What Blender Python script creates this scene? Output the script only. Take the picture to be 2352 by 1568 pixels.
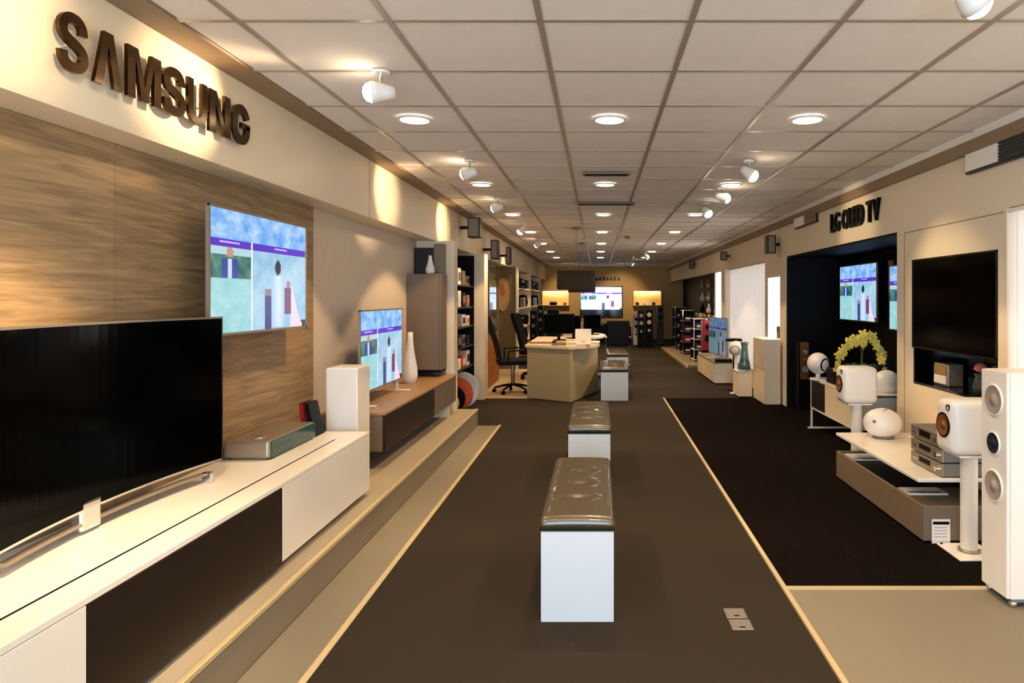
import bpy, bmesh, math, random
from mathutils import Vector, Matrix
random.seed(7)
for o in list(bpy.data.objects): bpy.data.objects.remove(o)
scn = bpy.context.scene
C = scn.collection
F = 1567.0; VX, VY = 1373.0, 684.0; H = 1.45; ZC = 2.544
PI = math.pi

# ---------------------------------------------------------------- camera, world, exposure
cam = bpy.data.cameras.new('camera'); co = bpy.data.objects.new('camera', cam); C.objects.link(co)
co.location = (0, 0, H); co.rotation_euler = (PI/2, 0, 0)
cam.sensor_width = 36; cam.lens = F/2352*36
cam.shift_x = -(VX-1176)/2352; cam.shift_y = -(784-VY)/2352
cam.clip_start = 0.05; cam.clip_end = 100
scn.camera = co
w = bpy.data.worlds.new('world'); scn.world = w; w.use_nodes = True
w.node_tree.nodes['Background'].inputs[0].default_value = (0.75, 0.85, 1.0, 1)
w.node_tree.nodes['Background'].inputs[1].default_value = 0.25
scn.view_settings.view_transform = 'Standard'; scn.view_settings.look = 'None'
scn.view_settings.gamma = 1; scn.view_settings.exposure = 1.03
try: scn.view_settings.use_curve_mapping = False
except Exception: pass
WARM = (1.0, 0.67, 0.35)
def area(name, loc, rot, sx, sy, e, col):
    l = bpy.data.lights.new(name, 'AREA'); l.shape = 'RECTANGLE'; l.size = sx; l.size_y = sy
    l.energy = e; l.color = col
    o = bpy.data.objects.new(name, l); C.objects.link(o); o.location = loc; o.rotation_euler = rot
    return o
# daylight coming through the shop front behind the camera
area('daylight_shop_front', (-.2, -2.3, 1.3), (PI/2+.36, 0, 0), 2.8, 2.0, 125, (0.60, 0.79, 1.0))
DL_E = 60.0      # ceiling downlights
SP_E = 34.0      # adjustable spotlights

# ---------------------------------------------------------------- materials
def lin(c): return tuple(((v/255)/12.92 if v/255 <= .04045 else ((v/255+.055)/1.055)**2.4) for v in c)
MATS = {}
def mat(name, col, rough=.5, metal=0, var=.06, scale=8, bump=0, bscale=200, spec=.5, stretch=None, coat=0, emit=0, ecol=None, trans=0, alpha=None):
    if name in MATS: return MATS[name]
    m = bpy.data.materials.new(name); m.use_nodes = True; nt = m.node_tree; N = nt.nodes; L = nt.links
    b = N['Principled BSDF']; b.inputs['Roughness'].default_value = rough; b.inputs['Metallic'].default_value = metal
    b.inputs['Specular IOR Level'].default_value = spec; b.inputs['Coat Weight'].default_value = coat
    b.inputs['Transmission Weight'].default_value = trans
    c = lin(col)
    tc = N.new('ShaderNodeTexCoord'); mp = N.new('ShaderNodeMapping')
    L.new(tc.outputs['Object'], mp.inputs[0])
    if stretch: mp.inputs['Scale'].default_value = stretch
    nz = N.new('ShaderNodeTexNoise'); nz.inputs['Scale'].default_value = scale; nz.inputs['Detail'].default_value = 4
    L.new(mp.outputs[0], nz.inputs['Vector'])
    mx = N.new('ShaderNodeMix'); mx.data_type = 'RGBA'
    L.new(nz.outputs['Fac'], mx.inputs['Factor'])
    mx.inputs['A'].default_value = tuple(v*(1-var*1.6) for v in c)+(1,)
    mx.inputs['B'].default_value = tuple(min(1, v*(1+var*1.6)) for v in c)+(1,)
    L.new(mx.outputs['Result'], b.inputs['Base Color'])
    if bump:
        n2 = N.new('ShaderNodeTexNoise'); n2.inputs['Scale'].default_value = bscale; n2.inputs['Detail'].default_value = 3
        L.new(tc.outputs['Object'], n2.inputs['Vector'])
        bp = N.new('ShaderNodeBump'); bp.inputs['Strength'].default_value = bump; bp.inputs['Distance'].default_value = .004
        L.new(n2.outputs['Fac'], bp.inputs['Height']); L.new(bp.outputs[0], b.inputs['Normal'])
    if emit:
        b.inputs['Emission Strength'].default_value = emit
        b.inputs['Emission Color'].default_value = (ecol or c)+(1,)
    MATS[name] = m; return m
cream = mat('cream_paint', (232, 214, 184), .5, var=.02)
gloss = mat('cream_gloss_lacquer', (234, 216, 186), .34, var=.02, spec=.5)
wallp = mat('wall_cream', (226, 208, 186), .6, var=.03)
white = mat('white_lacquer', (238, 232, 222), .3, var=.02, coat=.1)
whitesp = mat('white_satin', (240, 234, 224), .35, var=.015)
tilem = mat('ceiling_tile_board', (236, 226, 216), .9, var=.03, bump=.25, bscale=350, spec=.1)
tbar = mat('grid_bar_metal', (176, 160, 140), .32, .3, var=.03)
brown = mat('brown_edge_trim', (140, 116, 88), .6, var=.05)
carpet = mat('charcoal_carpet', (52, 46, 39), .95, var=.10, scale=260, bump=.5, bscale=500, spec=.1)
carpetL = mat('taupe_carpet', (134, 126, 110), .95, var=.06, scale=200, bump=.4, bscale=500, spec=.1)
carpetB = mat('black_pile_carpet', (20, 14, 12), 1, var=.5, scale=30, bump=1, bscale=90, spec=.03)
steptop = mat('step_carpet', (164, 152, 132), .9, var=.05, scale=150, bump=.3, bscale=500, spec=.15)
riserm = mat('step_riser', (138, 124, 102), .8, var=.04)
beigef = mat('beige_floor', (190, 168, 136), .6, var=.05)
nosing = mat('brass_nosing', (226, 206, 160), .35, .4, var=.03)
black = mat('black_satin', (10, 8, 7), .45, var=.1, spec=.12)
blackg = mat('black_gloss', (5, 5, 6), .08, var=.05)
scrblk = mat('black_screen_glass', (2, 2, 2), .12, var=.02, spec=.03)
darkw = mat('dark_brown_front', (34, 24, 18), .4, var=.1, spec=.3)
leather = mat('black_leather_sheen_tint', (60, 50, 28), .36, var=.1, scale=60, bump=.15, bscale=220, spec=1, coat=.4)  # black leather; its warm reflection is put into the olive-brown base colour
blueish = mat('bench_white', (198, 208, 216), .4, var=.01)
chrome = mat('chrome', (225, 225, 228), .12, 1, var=.02)
silver = mat('brushed_silver', (158, 146, 128), .35, .6, var=.05)
bronze = mat('polished_bronze', (78, 58, 34), .16, 1, var=.08, scale=14)
greyc = mat('grey_brown_lacquer', (112, 96, 78), .5, var=.03)
greyc2 = mat('taupe_lacquer', (128, 108, 86), .45, var=.05)
walnut = mat('walnut_top', (160, 124, 84), .45, var=.14, scale=6, stretch=(8, 1, 1))
tealg = mat('teal_glass', (34, 72, 74), .15, var=.05)
red = mat('red_lacquer', (150, 16, 26), .3, var=.06)
orange = mat('orange_plastic', (224, 92, 34), .4, var=.05)
orangew = mat('orange_wood', (156, 92, 26), .5, var=.12, scale=5, stretch=(1, 1, 6))
khaki = mat('khaki_wall', (120, 100, 62), .7, var=.06)
alcove = mat('black_alcove_paint', (9, 9, 12), .6, var=.1, spec=.15)
yellow = mat('yellow_petal', (238, 216, 96), .5, var=.08, scale=40)
pink = mat('pink_petal', (214, 110, 110), .5, var=.1, scale=40)
leafm = mat('leaf_green', (46, 72, 30), .5, var=.2, scale=20)
stemm = mat('plant_stem', (92, 104, 40), .6, var=.1)
paper = mat('white_paper', (236, 228, 220), .7, var=.02)
grey = mat('mid_grey', (120, 116, 112), .5, var=.05)
dkgreen = mat('dark_vent', (48, 50, 42), .6, var=.1)
gold = mat('gold_card', (176, 140, 78), .4, .5, var=.15, scale=30)
tealt = mat('clear_teal_glass', (150, 190, 184), .05, var=.02, trans=.85)
glass = mat('clear_glass', (225, 235, 232), .03, var=.01, trans=.95)
cone = mat('grey_cone', (170, 158, 146), .4, .2, var=.05)
cone2 = mat('copper_cone', (176, 110, 62), .3, .6, var=.08)
bcone = mat('blue_black_cone', (28, 30, 44), .35, var=.1)
lampm = mat('lamp_glow', (255, 240, 215), .5, emit=6, ecol=(1, .86, .66), var=0)
spotm = mat('spot_bulb_glow', (255, 240, 215), .5, emit=14, ecol=(1, .84, .60), var=0)
daym = mat('daylight_pane', (255, 255, 255), .5, emit=2.2, ecol=(1, .97, .93), var=0)
daym3 = mat('bright_daylight_pane', (255, 255, 255), .5, emit=1.3, ecol=(1, .95, .93), var=0)
daym2 = mat('soft_daylight_pane', (255, 255, 255), .5, emit=.48, ecol=(1, .95, .92), var=0)
nichem = mat('niche_lamp', (255, 240, 200), .5, emit=12, ecol=(1, .78, .42), var=0)
shadem = mat('pendant_fabric', (60, 48, 34), .8, var=.1, bump=.3, bscale=300)
yellowish = mat('back_wall_paint', (222, 180, 112), .6, var=.03)

def m_wood():
    m = bpy.data.materials.new('oak_laminate'); m.use_nodes = True; nt = m.node_tree; N = nt.nodes; L = nt.links
    b = N['Principled BSDF']; b.inputs['Roughness'].default_value = .5
    tc = N.new('ShaderNodeTexCoord')
    mp = N.new('ShaderNodeMapping'); mp.inputs['Scale'].default_value = (1, .8, 12); L.new(tc.outputs['Object'], mp.inputs[0])
    n1 = N.new('ShaderNodeTexNoise'); n1.inputs['Scale'].default_value = 2.6; n1.inputs['Detail'].default_value = 9; n1.inputs['Distortion'].default_value = 1.2
    L.new(mp.outputs[0], n1.inputs['Vector'])
    mp2 = N.new('ShaderNodeMapping'); mp2.inputs['Scale'].default_value = (1, 1.6, 60); L.new(tc.outputs['Object'], mp2.inputs[0])
    n2 = N.new('ShaderNodeTexNoise'); n2.inputs['Scale'].default_value = 4; n2.inputs['Detail'].default_value = 6; L.new(mp2.outputs[0], n2.inputs['Vector'])
    mth = N.new('ShaderNodeMath'); mth.operation = 'MULTIPLY_ADD'; mth.inputs[1].default_value = .45
    L.new(n2.outputs['Fac'], mth.inputs[0]); L.new(n1.outputs['Fac'], mth.inputs[2])
    rp = N.new('ShaderNodeValToRGB'); rp.color_ramp.elements[0].position = .45; rp.color_ramp.elements[1].position = 1.0
    rp.color_ramp.elements[0].color = lin((122, 96, 68))+(1,); rp.color_ramp.elements[1].color = lin((186, 152, 108))+(1,)
    L.new(mth.outputs[0], rp.inputs[0])
    oi = N.new('ShaderNodeObjectInfo'); hs = N.new('ShaderNodeHueSaturation')
    ma = N.new('ShaderNodeMath'); ma.operation = 'MULTIPLY_ADD'; ma.inputs[1].default_value = .14; ma.inputs[2].default_value = .93
    L.new(oi.outputs['Random'], ma.inputs[0]); L.new(ma.outputs[0], hs.inputs['Value']); L.new(rp.outputs[0], hs.inputs['Color'])
    L.new(hs.outputs[0], b.inputs['Base Color']); return m
oak = m_wood()
def m_screen():
    m = bpy.data.materials.new('lit_screen'); m.use_nodes = True; nt = m.node_tree; N = nt.nodes; L = nt.links
    b = N['Principled BSDF']; b.inputs['Roughness'].default_value = .2; b.inputs['Base Color'].default_value = (.01, .01, .01, 1)
    a = N.new('ShaderNodeAttribute'); a.attribute_name = 'Col'; L.new(a.outputs['Color'], b.inputs['Emission Color'])
    b.inputs['Emission Strength'].default_value = .56; return m
scrlit = m_screen()
def m_curtain():
    m = bpy.data.materials.new('sheer_white'); m.use_nodes = True; nt = m.node_tree; N = nt.nodes; L = nt.links
    b = N['Principled BSDF']; b.inputs['Base Color'].default_value = (.86, .84, .82, 1); b.inputs['Roughness'].default_value = .8
    t = N.new('ShaderNodeBsdfTranslucent'); t.inputs[0].default_value = (.8, .78, .76, 1)
    mx = N.new('ShaderNodeMixShader'); mx.inputs[0].default_value = .5
    L.new(b.outputs[0], mx.inputs[1]); L.new(t.outputs[0], mx.inputs[2]); L.new(mx.outputs[0], N['Material Output'].inputs[0]); return m
sheer = m_curtain()

# ---------------------------------------------------------------- object helpers
def worldloc(p):
    v = Vector((0, 0, 0))
    while p: v += p.location; p = p.parent
    return v
def thing(name, label, cat, loc=(0, 0, 0), rz=0, group=None):
    o = bpy.data.objects.new(name, None); C.objects.link(o); o.location = loc; o.rotation_euler = (0, 0, rz)
    o.empty_display_size = .1
    o['label'] = label; o['category'] = cat
    if group: o['group'] = group
    return o
def obj(name, bm, m, parent=None, world=True, smooth=False, label=None):
    """link a bmesh as ONE object; world=True: verts are in world coordinates"""
    me = bpy.data.meshes.new(name)
    if smooth:
        for f in bm.faces: f.smooth = True
    o = bpy.data.objects.new(name, me); C.objects.link(o)
    if parent:
        o.parent = parent
        if world: bmesh.ops.translate(bm, verts=bm.verts, vec=-worldloc(parent))
    elif world:
        xs = [v.co for v in bm.verts]
        c = Vector(((min(v.x for v in xs)+max(v.x for v in xs))/2, (min(v.y for v in xs)+max(v.y for v in xs))/2, min(v.z for v in xs)))
        bmesh.ops.translate(bm, verts=bm.verts, vec=-c); o.location = c
    bm.to_mesh(me); bm.free(); me.materials.append(m)
    if label: o['label'] = label
    return o
def tag(o, label, cat, group=None):
    o['label'] = label; o['category'] = cat
    if group: o['group'] = group
    return o
def struct(name, bm, m, parent=None):
    o = obj(name, bm, m, parent)
    if not parent: o['kind'] = 'structure'
    return o
def nb(): return bmesh.new()
def bx(bm, x0, x1, y0, y1, z0, z1, bev=0, seg=1):
    x0, x1 = sorted((x0, x1)); y0, y1 = sorted((y0, y1)); z0, z1 = sorted((z0, z1))
    r = bmesh.ops.create_cube(bm, size=1, matrix=Matrix.Translation(((x0+x1)/2, (y0+y1)/2, (z0+z1)/2)) @ Matrix.Diagonal((x1-x0, y1-y0, z1-z0, 1)))
    if bev:
        es = list({e for v in r['verts'] for e in v.link_edges})
        bmesh.ops.bevel(bm, geom=es, offset=bev, segments=seg, profile=.5, affect='EDGES')
    return bm
def B(*a, **k): return bx(nb(), *a, **k)
def cyl(bm, p0, p1, r0, r1=None, n=16):
    p0 = Vector(p0); p1 = Vector(p1); r1 = r0 if r1 is None else r1; d = p1-p0
    q = Vector((0, 0, 1)).rotation_difference(d).to_matrix().to_4x4()
    bmesh.ops.create_cone(bm, cap_ends=True, segments=n, radius1=r0, radius2=r1, depth=d.length, matrix=Matrix.Translation((p0+p1)/2) @ q)
    return bm
def sph(bm, c, sx, sy, sz, u=20, v=12):
    bmesh.ops.create_uvsphere(bm, u_segments=u, v_segments=v, radius=1, matrix=Matrix.Translation(c) @ Matrix.Diagonal((sx, sy, sz, 1))); return bm
def lathe(bm, prof, c=(0, 0, 0), d=(0, 0, 1), n=24):
    """profile [(r, h)] turned about direction d through c"""
    q = Vector((0, 0, 1)).rotation_difference(Vector(d)).to_matrix(); c = Vector(c); rings = []
    for r, h in prof:
        if r < 1e-6: rings.append([bm.verts.new(c+q @ Vector((0, 0, h)))])
        else: rings.append([bm.verts.new(c+q @ Vector((r*math.cos(2*PI*i/n), r*math.sin(2*PI*i/n), h))) for i in range(n)])
    for a, b in zip(rings, rings[1:]):
        for i in range(n):
            j = (i+1) % n
            if len(a) == 1 and len(b) == 1: continue
            if len(a) == 1: bm.faces.new((a[0], b[j], b[i]))
            elif len(b) == 1: bm.faces.new((a[i], a[j], b[0]))
            else: bm.faces.new((a[i], a[j], b[j], b[i]))
    bmesh.ops.recalc_face_normals(bm, faces=bm.faces); return bm
def tube(bm, pts, r, n=8):
    pts = [Vector(p) for p in pts]; rings = []
    for i, p in enumerate(pts):
        t = (pts[min(i+1, len(pts)-1)]-pts[max(i-1, 0)]).normalized()
        u = t.cross(Vector((0, 0, 1)));
        if u.length < .01: u = Vector((1, 0, 0))
        u.normalize(); v = t.cross(u); rr = r[i] if isinstance(r, (list, tuple)) else r
        rings.append([bm.verts.new(p+(u*math.cos(2*PI*k/n)+v*math.sin(2*PI*k/n))*rr) for k in range(n)])
    for a, b in zip(rings, rings[1:]):
        for k in range(n): bm.faces.new((a[k], a[(k+1) % n], b[(k+1) % n], b[k]))
    bm.faces.new(rings[0]); bm.faces.new(rings[-1][::-1])
    bmesh.ops.recalc_face_normals(bm, faces=bm.faces); return bm
def prism(bm, poly, axis, a0, a1):
    """poly of 2-D points extruded along axis ('x': (y,z); 'y': (x,z); 'z': (x,y))"""
    def P(p, a): return {'x': (a, p[0], p[1]), 'y': (p[0], a, p[1]), 'z': (p[0], p[1], a)}[axis]
    A = [bm.verts.new(P(p, a0)) for p in poly]; D = [bm.verts.new(P(p, a1)) for p in poly]
    bm.faces.new(A); bm.faces.new(D[::-1]); n = len(poly)
    for i in range(n): bm.faces.new((A[i], D[i], D[(i+1) % n], A[(i+1) % n]))
    bmesh.ops.recalc_face_normals(bm, faces=bm.faces); return bm
def dup(root, loc=None, rz=None, label=None, group=None):
    r = root.copy(); C.objects.link(r)
    if loc is not None: r.location = loc
    if rz is not None: r.rotation_euler = (0, 0, rz)
    if label: r['label'] = label
    if group: r['group'] = group
    def rec(a, b):
        for ch in list(a.children):
            c = ch.copy(); C.objects.link(c); c.parent = b; rec(ch, c)
    rec(root, r); return r
def at(px, py, Y): return Vector(((px-VX)*Y/F, Y, H-(py-VY)*Y/F))

# ================================================================ SETTING
XL, XR = -1.805, 2.5
YB, YF = 24.0, -2.5
TR = H+.96
# floor
struct('floor', B(-2.6, 3.5, YF, YB, -.1, 0), carpet)
fz = struct('floor_taupe_strip', B(-1.36, -1.11, YF, 7.73, .0005, .004), carpetL)
o = obj('floor_edge_strip', B(-1.125, -1.095, YF, 7.74, .0005, .012, bev=.003), nosing); o['kind'] = 'structure'; o.name = 'trim_1'
bmz = nb(); prism(bmz, [(.92, 3.39), (.948, 9.83), (3.3, 9.83), (3.3, 3.39)], 'z', .0005, .008); struct('floor_black_carpet', bmz, carpetB)
bmz = nb(); prism(bmz, [(.917, -2.5), (.92, 3.39), (3.3, 3.39), (3.3, -2.5)], 'z', .0005, .006); struct('floor_taupe_carpet', bmz, carpetL)
bmz = nb(); prism(bmz, [(.898, -2.5), (.938, 9.85), (.962, 9.85), (.922, -2.5)], 'z', .0005, .013); struct('trim_2', bmz, nosing)
struct('trim_3', B(.93, 2.5, 3.375, 3.405, .0005, .014), nosing)
struct('floor_beige_area', B(-2.2, -.8, 9.85, 13.9, .0005, .004), beigef)
# raised step on the left
struct('platform_step', B(-2.05, -1.365, YF, 7.75, 0, .185), riserm)
struct('platform_top', B(-2.05, -1.385, YF, 7.745, .1855, .190), steptop)
struct('trim_4', B(-1.384, -1.358, YF, 7.755, .168, .193, bev=.004), nosing)
# ceiling with tile grid
ceil = struct('ceiling', B(-2.6, 3.5, YF, YB, ZC+.06, ZC+.2), tilem)
GX = [-1.425+.5985*i for i in range(7)]
GY = [2.70+.5985*i for i in range(-8, 36)]
xs = [-1.66]+GX+[XR]
lights_xy = [(x, 4.17+2.394*k) for k in range(-2, 7) for x in (-1.12, .072, 1.28)]
tb = nb(); bx(tb, -.5, .5, -.5, .5, 0, .02); tile_me = None
tiles_me = {}
stuff = nb()
def tile_mesh(wd, dp):
    k = (round(wd, 3), round(dp, 3))
    if k not in tiles_me:
        b_ = nb(); bx(b_, -wd/2, wd/2, -dp/2, dp/2, 0, .018, bev=.003)
        me = bpy.data.meshes.new('ceiling_tile'); b_.to_mesh(me); b_.free(); me.materials.append(tilem); tiles_me[k] = me
    return tiles_me[k]
tb.free()
for j in range(len(GY)-1):
    for i in range(len(xs)-1):
        x0, x1, y0, y1 = xs[i]+.004, xs[i+1]-.004, GY[j]+.004, GY[j+1]-.004
        if 1.5 < y0 < 19.2:
            o = bpy.data.objects.new('ceiling_tile', tile_mesh(x1-x0, y1-y0)); C.objects.link(o); o.parent = ceil
            o.location = Vector(((x0+x1)/2, (y0+y1)/2, ZC+.006))-ceil.location
        elif y1 < YB: bx(stuff, x0, x1, y0, y1, ZC+.006, ZC+.024)
s = obj('ceiling_tiles_beyond', stuff, tilem, ceil); s['kind'] = 'stuff'
for x in GX: obj('grid_runner', B(x-.012, x+.012, YF, YB, ZC-.001, ZC+.02), tbar, ceil)
for y in GY:
    if y < YB: obj('grid_cross_bar', B(-1.66, XR, y-.011, y+.011, ZC, ZC+.02), tbar, ceil)
struct('trim_5', B(XL, -1.66, YF, YB, ZC-.004, ZC+.03), brown)
struct('trim_6', B(XR-.03, XR, YF, YB, H+1.046, ZC+.03), white)
struct('trim_7', B(XR-.035, XR, YF, YB, TR, H+1.046), brown)
# walls
FB = H+.636
lw = nb()
bx(lw, XL, -2.3, YF, YB, FB, ZC+.05)
wl = struct('wall_left_fascia', lw, gloss)
for y in (.9, 5.39, 8.2, 11.5): obj('fascia_joint', B(XL-.002, XL+.0015, y-.003, y+.003, FB, ZC-.005), brown, wl)
struct('wall_left', B(-2.3, -2.02, 4.775, 7.62, 0, FB-.001), wallp)
struct('wall_left_far', B(-2.6, -2.22, 7.62, YB, 0, FB), khaki)
wb = struct('wall_left_wood_backing', B(-2.3, -2.01, YF, 4.775, 0, FB-.001), wallp)
for k, (y0, y1) in enumerate(((-1.12, .845), (.845, 2.81), (2.81, 4.775))):
    zz = [.19, .60, 1.09, 1.58, FB-.002]
    obj('wood_panel', B(-2.009, -1.99, y0+.0015, y1-.0015, .19, FB-.002), oak, wb)
struct('wall_back', B(-2.6, 3.5, YB, YB+.2, 0, ZC+.05), yellowish)
# shop front behind the camera: frame and glass
fw = nb(); bx(fw, -2.6, 3.5, YF-.2, YF, 2.45, ZC+.05); bx(fw, -2.6, 3.5, YF-.2, YF, -.1, .3); bx(fw, -2.6, -1.6, YF-.2, YF, .3, 2.45); bx(fw, 2.2, 3.5, YF-.2, YF, .3, 2.45)
struct('wall_front', fw, cream)
# right wall: one shell with openings
rw = nb(); X2 = XR+.14
bx(rw, XR, X2, YF, YB, 2.0, ZC+.05)
bx(rw, XR, X2, YF, 2.4, 0, 2.0)
bx(rw, XR, X2, 2.4, 4.17, 0, .1)
bx(rw, XR, X2, 4.17, 4.262, 0, 2.0); bx(rw, XR, X2, 4.262, 5.412, 0, .774); bx(rw, XR, X2, 4.262, 5.412, 1.753, 2.0); bx(rw, XR, X2, 5.412, 5.70, 0, 2.0)
bx(rw, XR, X2, 9.07, 9.36, 0, 2.0); bx(rw, XR, X2, 9.36, 10.04, 0, .85); bx(rw, XR, X2, 9.36, 10.04, 1.76, 2.0)
bx(rw, XR, X2, 10.04, 10.2, 0, 2.0); bx(rw, XR, X2, 10.2, 13.1, 0, .3); bx(rw, XR-.06, X2, 13.1, 13.5, 0, 2.0)
bx(rw, XR, X2, 13.5, 14.5, 0, .9); bx(rw, XR, X2, 14.5, 14.65, 0, 2.0)
wr = struct('wall_right', rw, cream)
obj('panel_joint', B(XR-.002, XR+.002, 4.2, 5.56, 1.975, 1.981), brown, wr)
obj('panel_joint', B(XR-.002, XR+.002, 5.555, 5.561, .02, 1.98), brown, wr)
# black alcove shell
al = nb(); bx(al, 3.2, 3.3, 5.5, 9.3, 0, 2.0); bx(al, XR+.141, 3.2, 5.5, 5.69, 0, 2.0); bx(al, XR+.001, 3.2, 9.075, 9.3, 0, 2.0) if False else None
bx(al, X2+.001, 3.2, 9.08, 9.3, 0, 2.0); bx(al, XR+.02, 3.2, 5.7, 9.07, 2.001-.02, 2.0)
struct('wall_alcove', al, alcove)
# alcove reveal lining
rv = nb(); bx(rv, XR+.012, X2, 9.05, 9.069, 0, 1.98); bx(rv, XR+.012, X2, 5.701, 5.72, 0, 1.98); struct('trim_8', rv, alcove)
# far dark display recess
struct('wall_display_recess', B(3.0, 3.1, 14.65, YB, 0, 2.12), alcove); struct('wall_display_return', B(XR+.141, 3.0, 14.6, 14.7, 0, 2.0), alcove)
struct('platform_display', (lambda b: prism(b, [(1.86, 14.2), (1.84, 19.5), (3.0, 19.5), (3.0, 14.2)], 'z', .0, .05))(nb()), riserm)
struct('trim_9', (lambda b: prism(b, [(1.835, 14.18), (1.815, 19.5), (1.85, 19.5), (1.87, 14.18)], 'z', .0, .055))(nb()), nosing)
# outer right wall beyond openings, and daylight panes
struct('wall_right_outer', B(3.4, 3.5, YF, YB, 0, ZC+.05), cream)
win = []
for k, (y0, y1, z0, z1) in enumerate(((2.4, 4.17, .1, 2.0), (9.36, 10.04, .85, 1.76), (10.2, 13.1, .3, 2.0), (13.5, 14.5, .9, 2.0))):
    wn = obj('window_%d' % (k+1), B(XR+.03, XR+.038, y0, y1, z0, z1) if k in (1, 3) else B(XR+.11, XR+.118, y0, y1, z0, z1), daym2 if k == 2 else (daym if k else daym3)); wn['kind'] = 'structure'
    fm = nb(); t = .02; XF = XR-.08 if k in (1, 3) else XR
    bx(fm, XR+.08, XR+.11, y0, y0+t, z0, z1); bx(fm, XF+.08, XF+.11, y1-t, y1, z0, z1); bx(fm, XF+.08, XF+.11, y0, y1, z0, z0+t); bx(fm, XF+.08, XF+.11, y0, y1, z1-t, z1)
    obj('window_frame', fm, white, wn)

# ================================================================ LIGHT FITTINGS
sd = bpy.data.lights.new('downlight_beam', 'SPOT'); sd.energy = DL_E; sd.color = WARM; sd.spot_size = 1.70; sd.spot_blend = .10; sd.shadow_soft_size = .08
proto = None
rowname = ['nearest', 'second', 'third', 'fourth', 'fifth', 'sixth', 'seventh']
colname = {-1.12: 'left', .072: 'middle', 1.28: 'right'}
for x, y in lights_xy:
    k = round((y-4.17)/2.394)
    lab = ('glowing round recessed ceiling downlight, %s row, %s line' % (rowname[k], colname[x])) if k >= 0 else ('round ceiling downlight behind the viewpoint, %s line, %s' % (colname[x], 'close' if k == -1 else 'far'))
    if proto is None:
        proto = thing('ceiling_downlight', lab, 'ceiling light', (x, y, ZC), group='recessed downlights in the tiled ceiling')
        obj('trim_ring', lathe(nb(), [(.088, 0), (.108, -.001), (.106, -.010), (.088, -.012), (.086, .002)], n=32), white, proto, world=False, smooth=True)
        obj('diffuser', cyl(nb(), (0, 0, -.008), (0, 0, .002), .087, n=32), lampm, proto, world=False)
        l = bpy.data.objects.new('downlight_beam', sd); C.objects.link(l); l.parent = proto; l.location = (0, 0, -.02)
    else: dup(proto, (x, y, ZC), label=lab)
ss = bpy.data.lights.new('spotlight_beam', 'SPOT'); ss.energy = SP_E; ss.color = (1, .74, .44); ss.spot_size = .92; ss.spot_blend = .8; ss.shadow_soft_size = .04
def spotlight(x, y, tgt, label, e=1):
    t = thing('ceiling_spotlight', label, 'spotlight', (x, y, ZC), group='adjustable spotlights on the ceiling')
    obj('ceiling_plate', cyl(nb(), (0, 0, -.012), (0, 0, 0), .045, n=24), white, t, world=False)
    obj('arm', cyl(nb(), (0, 0, -.07), (0, 0, -.01), .008, n=10), chrome, t, world=False)
    d = (Vector(tgt)-Vector((x, y, ZC-.1))).normalized(); c = Vector((0, 0, -.1))
    hd = nb(); lathe(hd, [(0, -.07), (.03, -.065), (.038, -.03), (.05, .02), (.055, .045), (.050, .046), (.045, .03), (0, .028)], c, d, 24)
    obj('lamp_head', hd, white, t, world=False, smooth=True)
    bb = nb(); lathe(bb, [(0, .085), (.025, .080), (.042, .066), (.0485, .046), (.045, .034), (0, .034)], c, d, 24)
    obj('bulb', bb, spotm, t, world=False, smooth=True)
    l = bpy.data.objects.new('spotlight_beam', ss if e == 1 else ss.copy()); C.objects.link(l)
    if e != 1: l.data.energy = SP_E*e
    l.parent = t; l.location = c+d*.10
    l.rotation_euler = Vector((0, 0, -1)).rotation_difference(d).to_euler()
    return t
for (x, y, tg, lab, e) in (
    (-1.05, 3.3, (-1.8, 3.0, 2.36), 'bright white spotlight aimed at the lettered left fascia', 1),
    (-1.05, 1.6, (-1.8, 1.95, 2.38), 'spotlight before the first fascia letter, outside the picture edge', .8),
    (-1.05, 1.98, (-1.99, 2.38, .62), 'spotlight just above the picture edge, washing the wood panelling', 2.2),
    (-1.02, 5.43, (-1.8, 5.8, 2.35), 'spotlight by the left line of downlights, second from the viewer', 1),
    (-1.10, 7.5, (-1.8, 7.9, 2.3), 'spotlight by the left line of downlights, third from the viewer', 1),
    (-1.10, 9.9, (-1.7, 9.9, 1.7), 'spotlight above the cream column by the cable drums', 1),
    (-1.10, 12.6, (-1.7, 13.0, 2.0), 'small spotlight above the khaki wall with the oval poster', 1),
    (1.22, 2.24, (2.3, 2.7, 1.6), 'bright spotlight cut by the top right picture edge', 1),
    (1.20, 5.43, (2.4, 4.9, 1.4), 'spotlight over the right line, aimed at the niche wall', 1),
    (1.23, 6.75, (2.5, 6.6, 2.1), 'spotlight over the right line, aimed at the dark lettering', .5),
    (1.25, 7.85, (2.4, 6.3, .6), 'spotlight over the right line, aimed at the white speakers', 1),
    (1.15, 16.2, (2.5, 16.8, 1.2), 'far spotlight over the black display wall, nearest of three', 1),
    (.95, 19.4, (2.4, 20.2, 1.2), 'far spotlight over the black display wall, middle of three', 1),
    (.85, 21.6, (.8, 23.9, 1.4), 'far spotlight over the black display wall, farthest of three', 1.5),
    (-.9, 21.6, (-1.0, 23.9, 1.4), 'far spotlight in front of the back wall, left of the screen', 1.5),
    ): spotlight(x, y, tg, lab, e)
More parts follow.
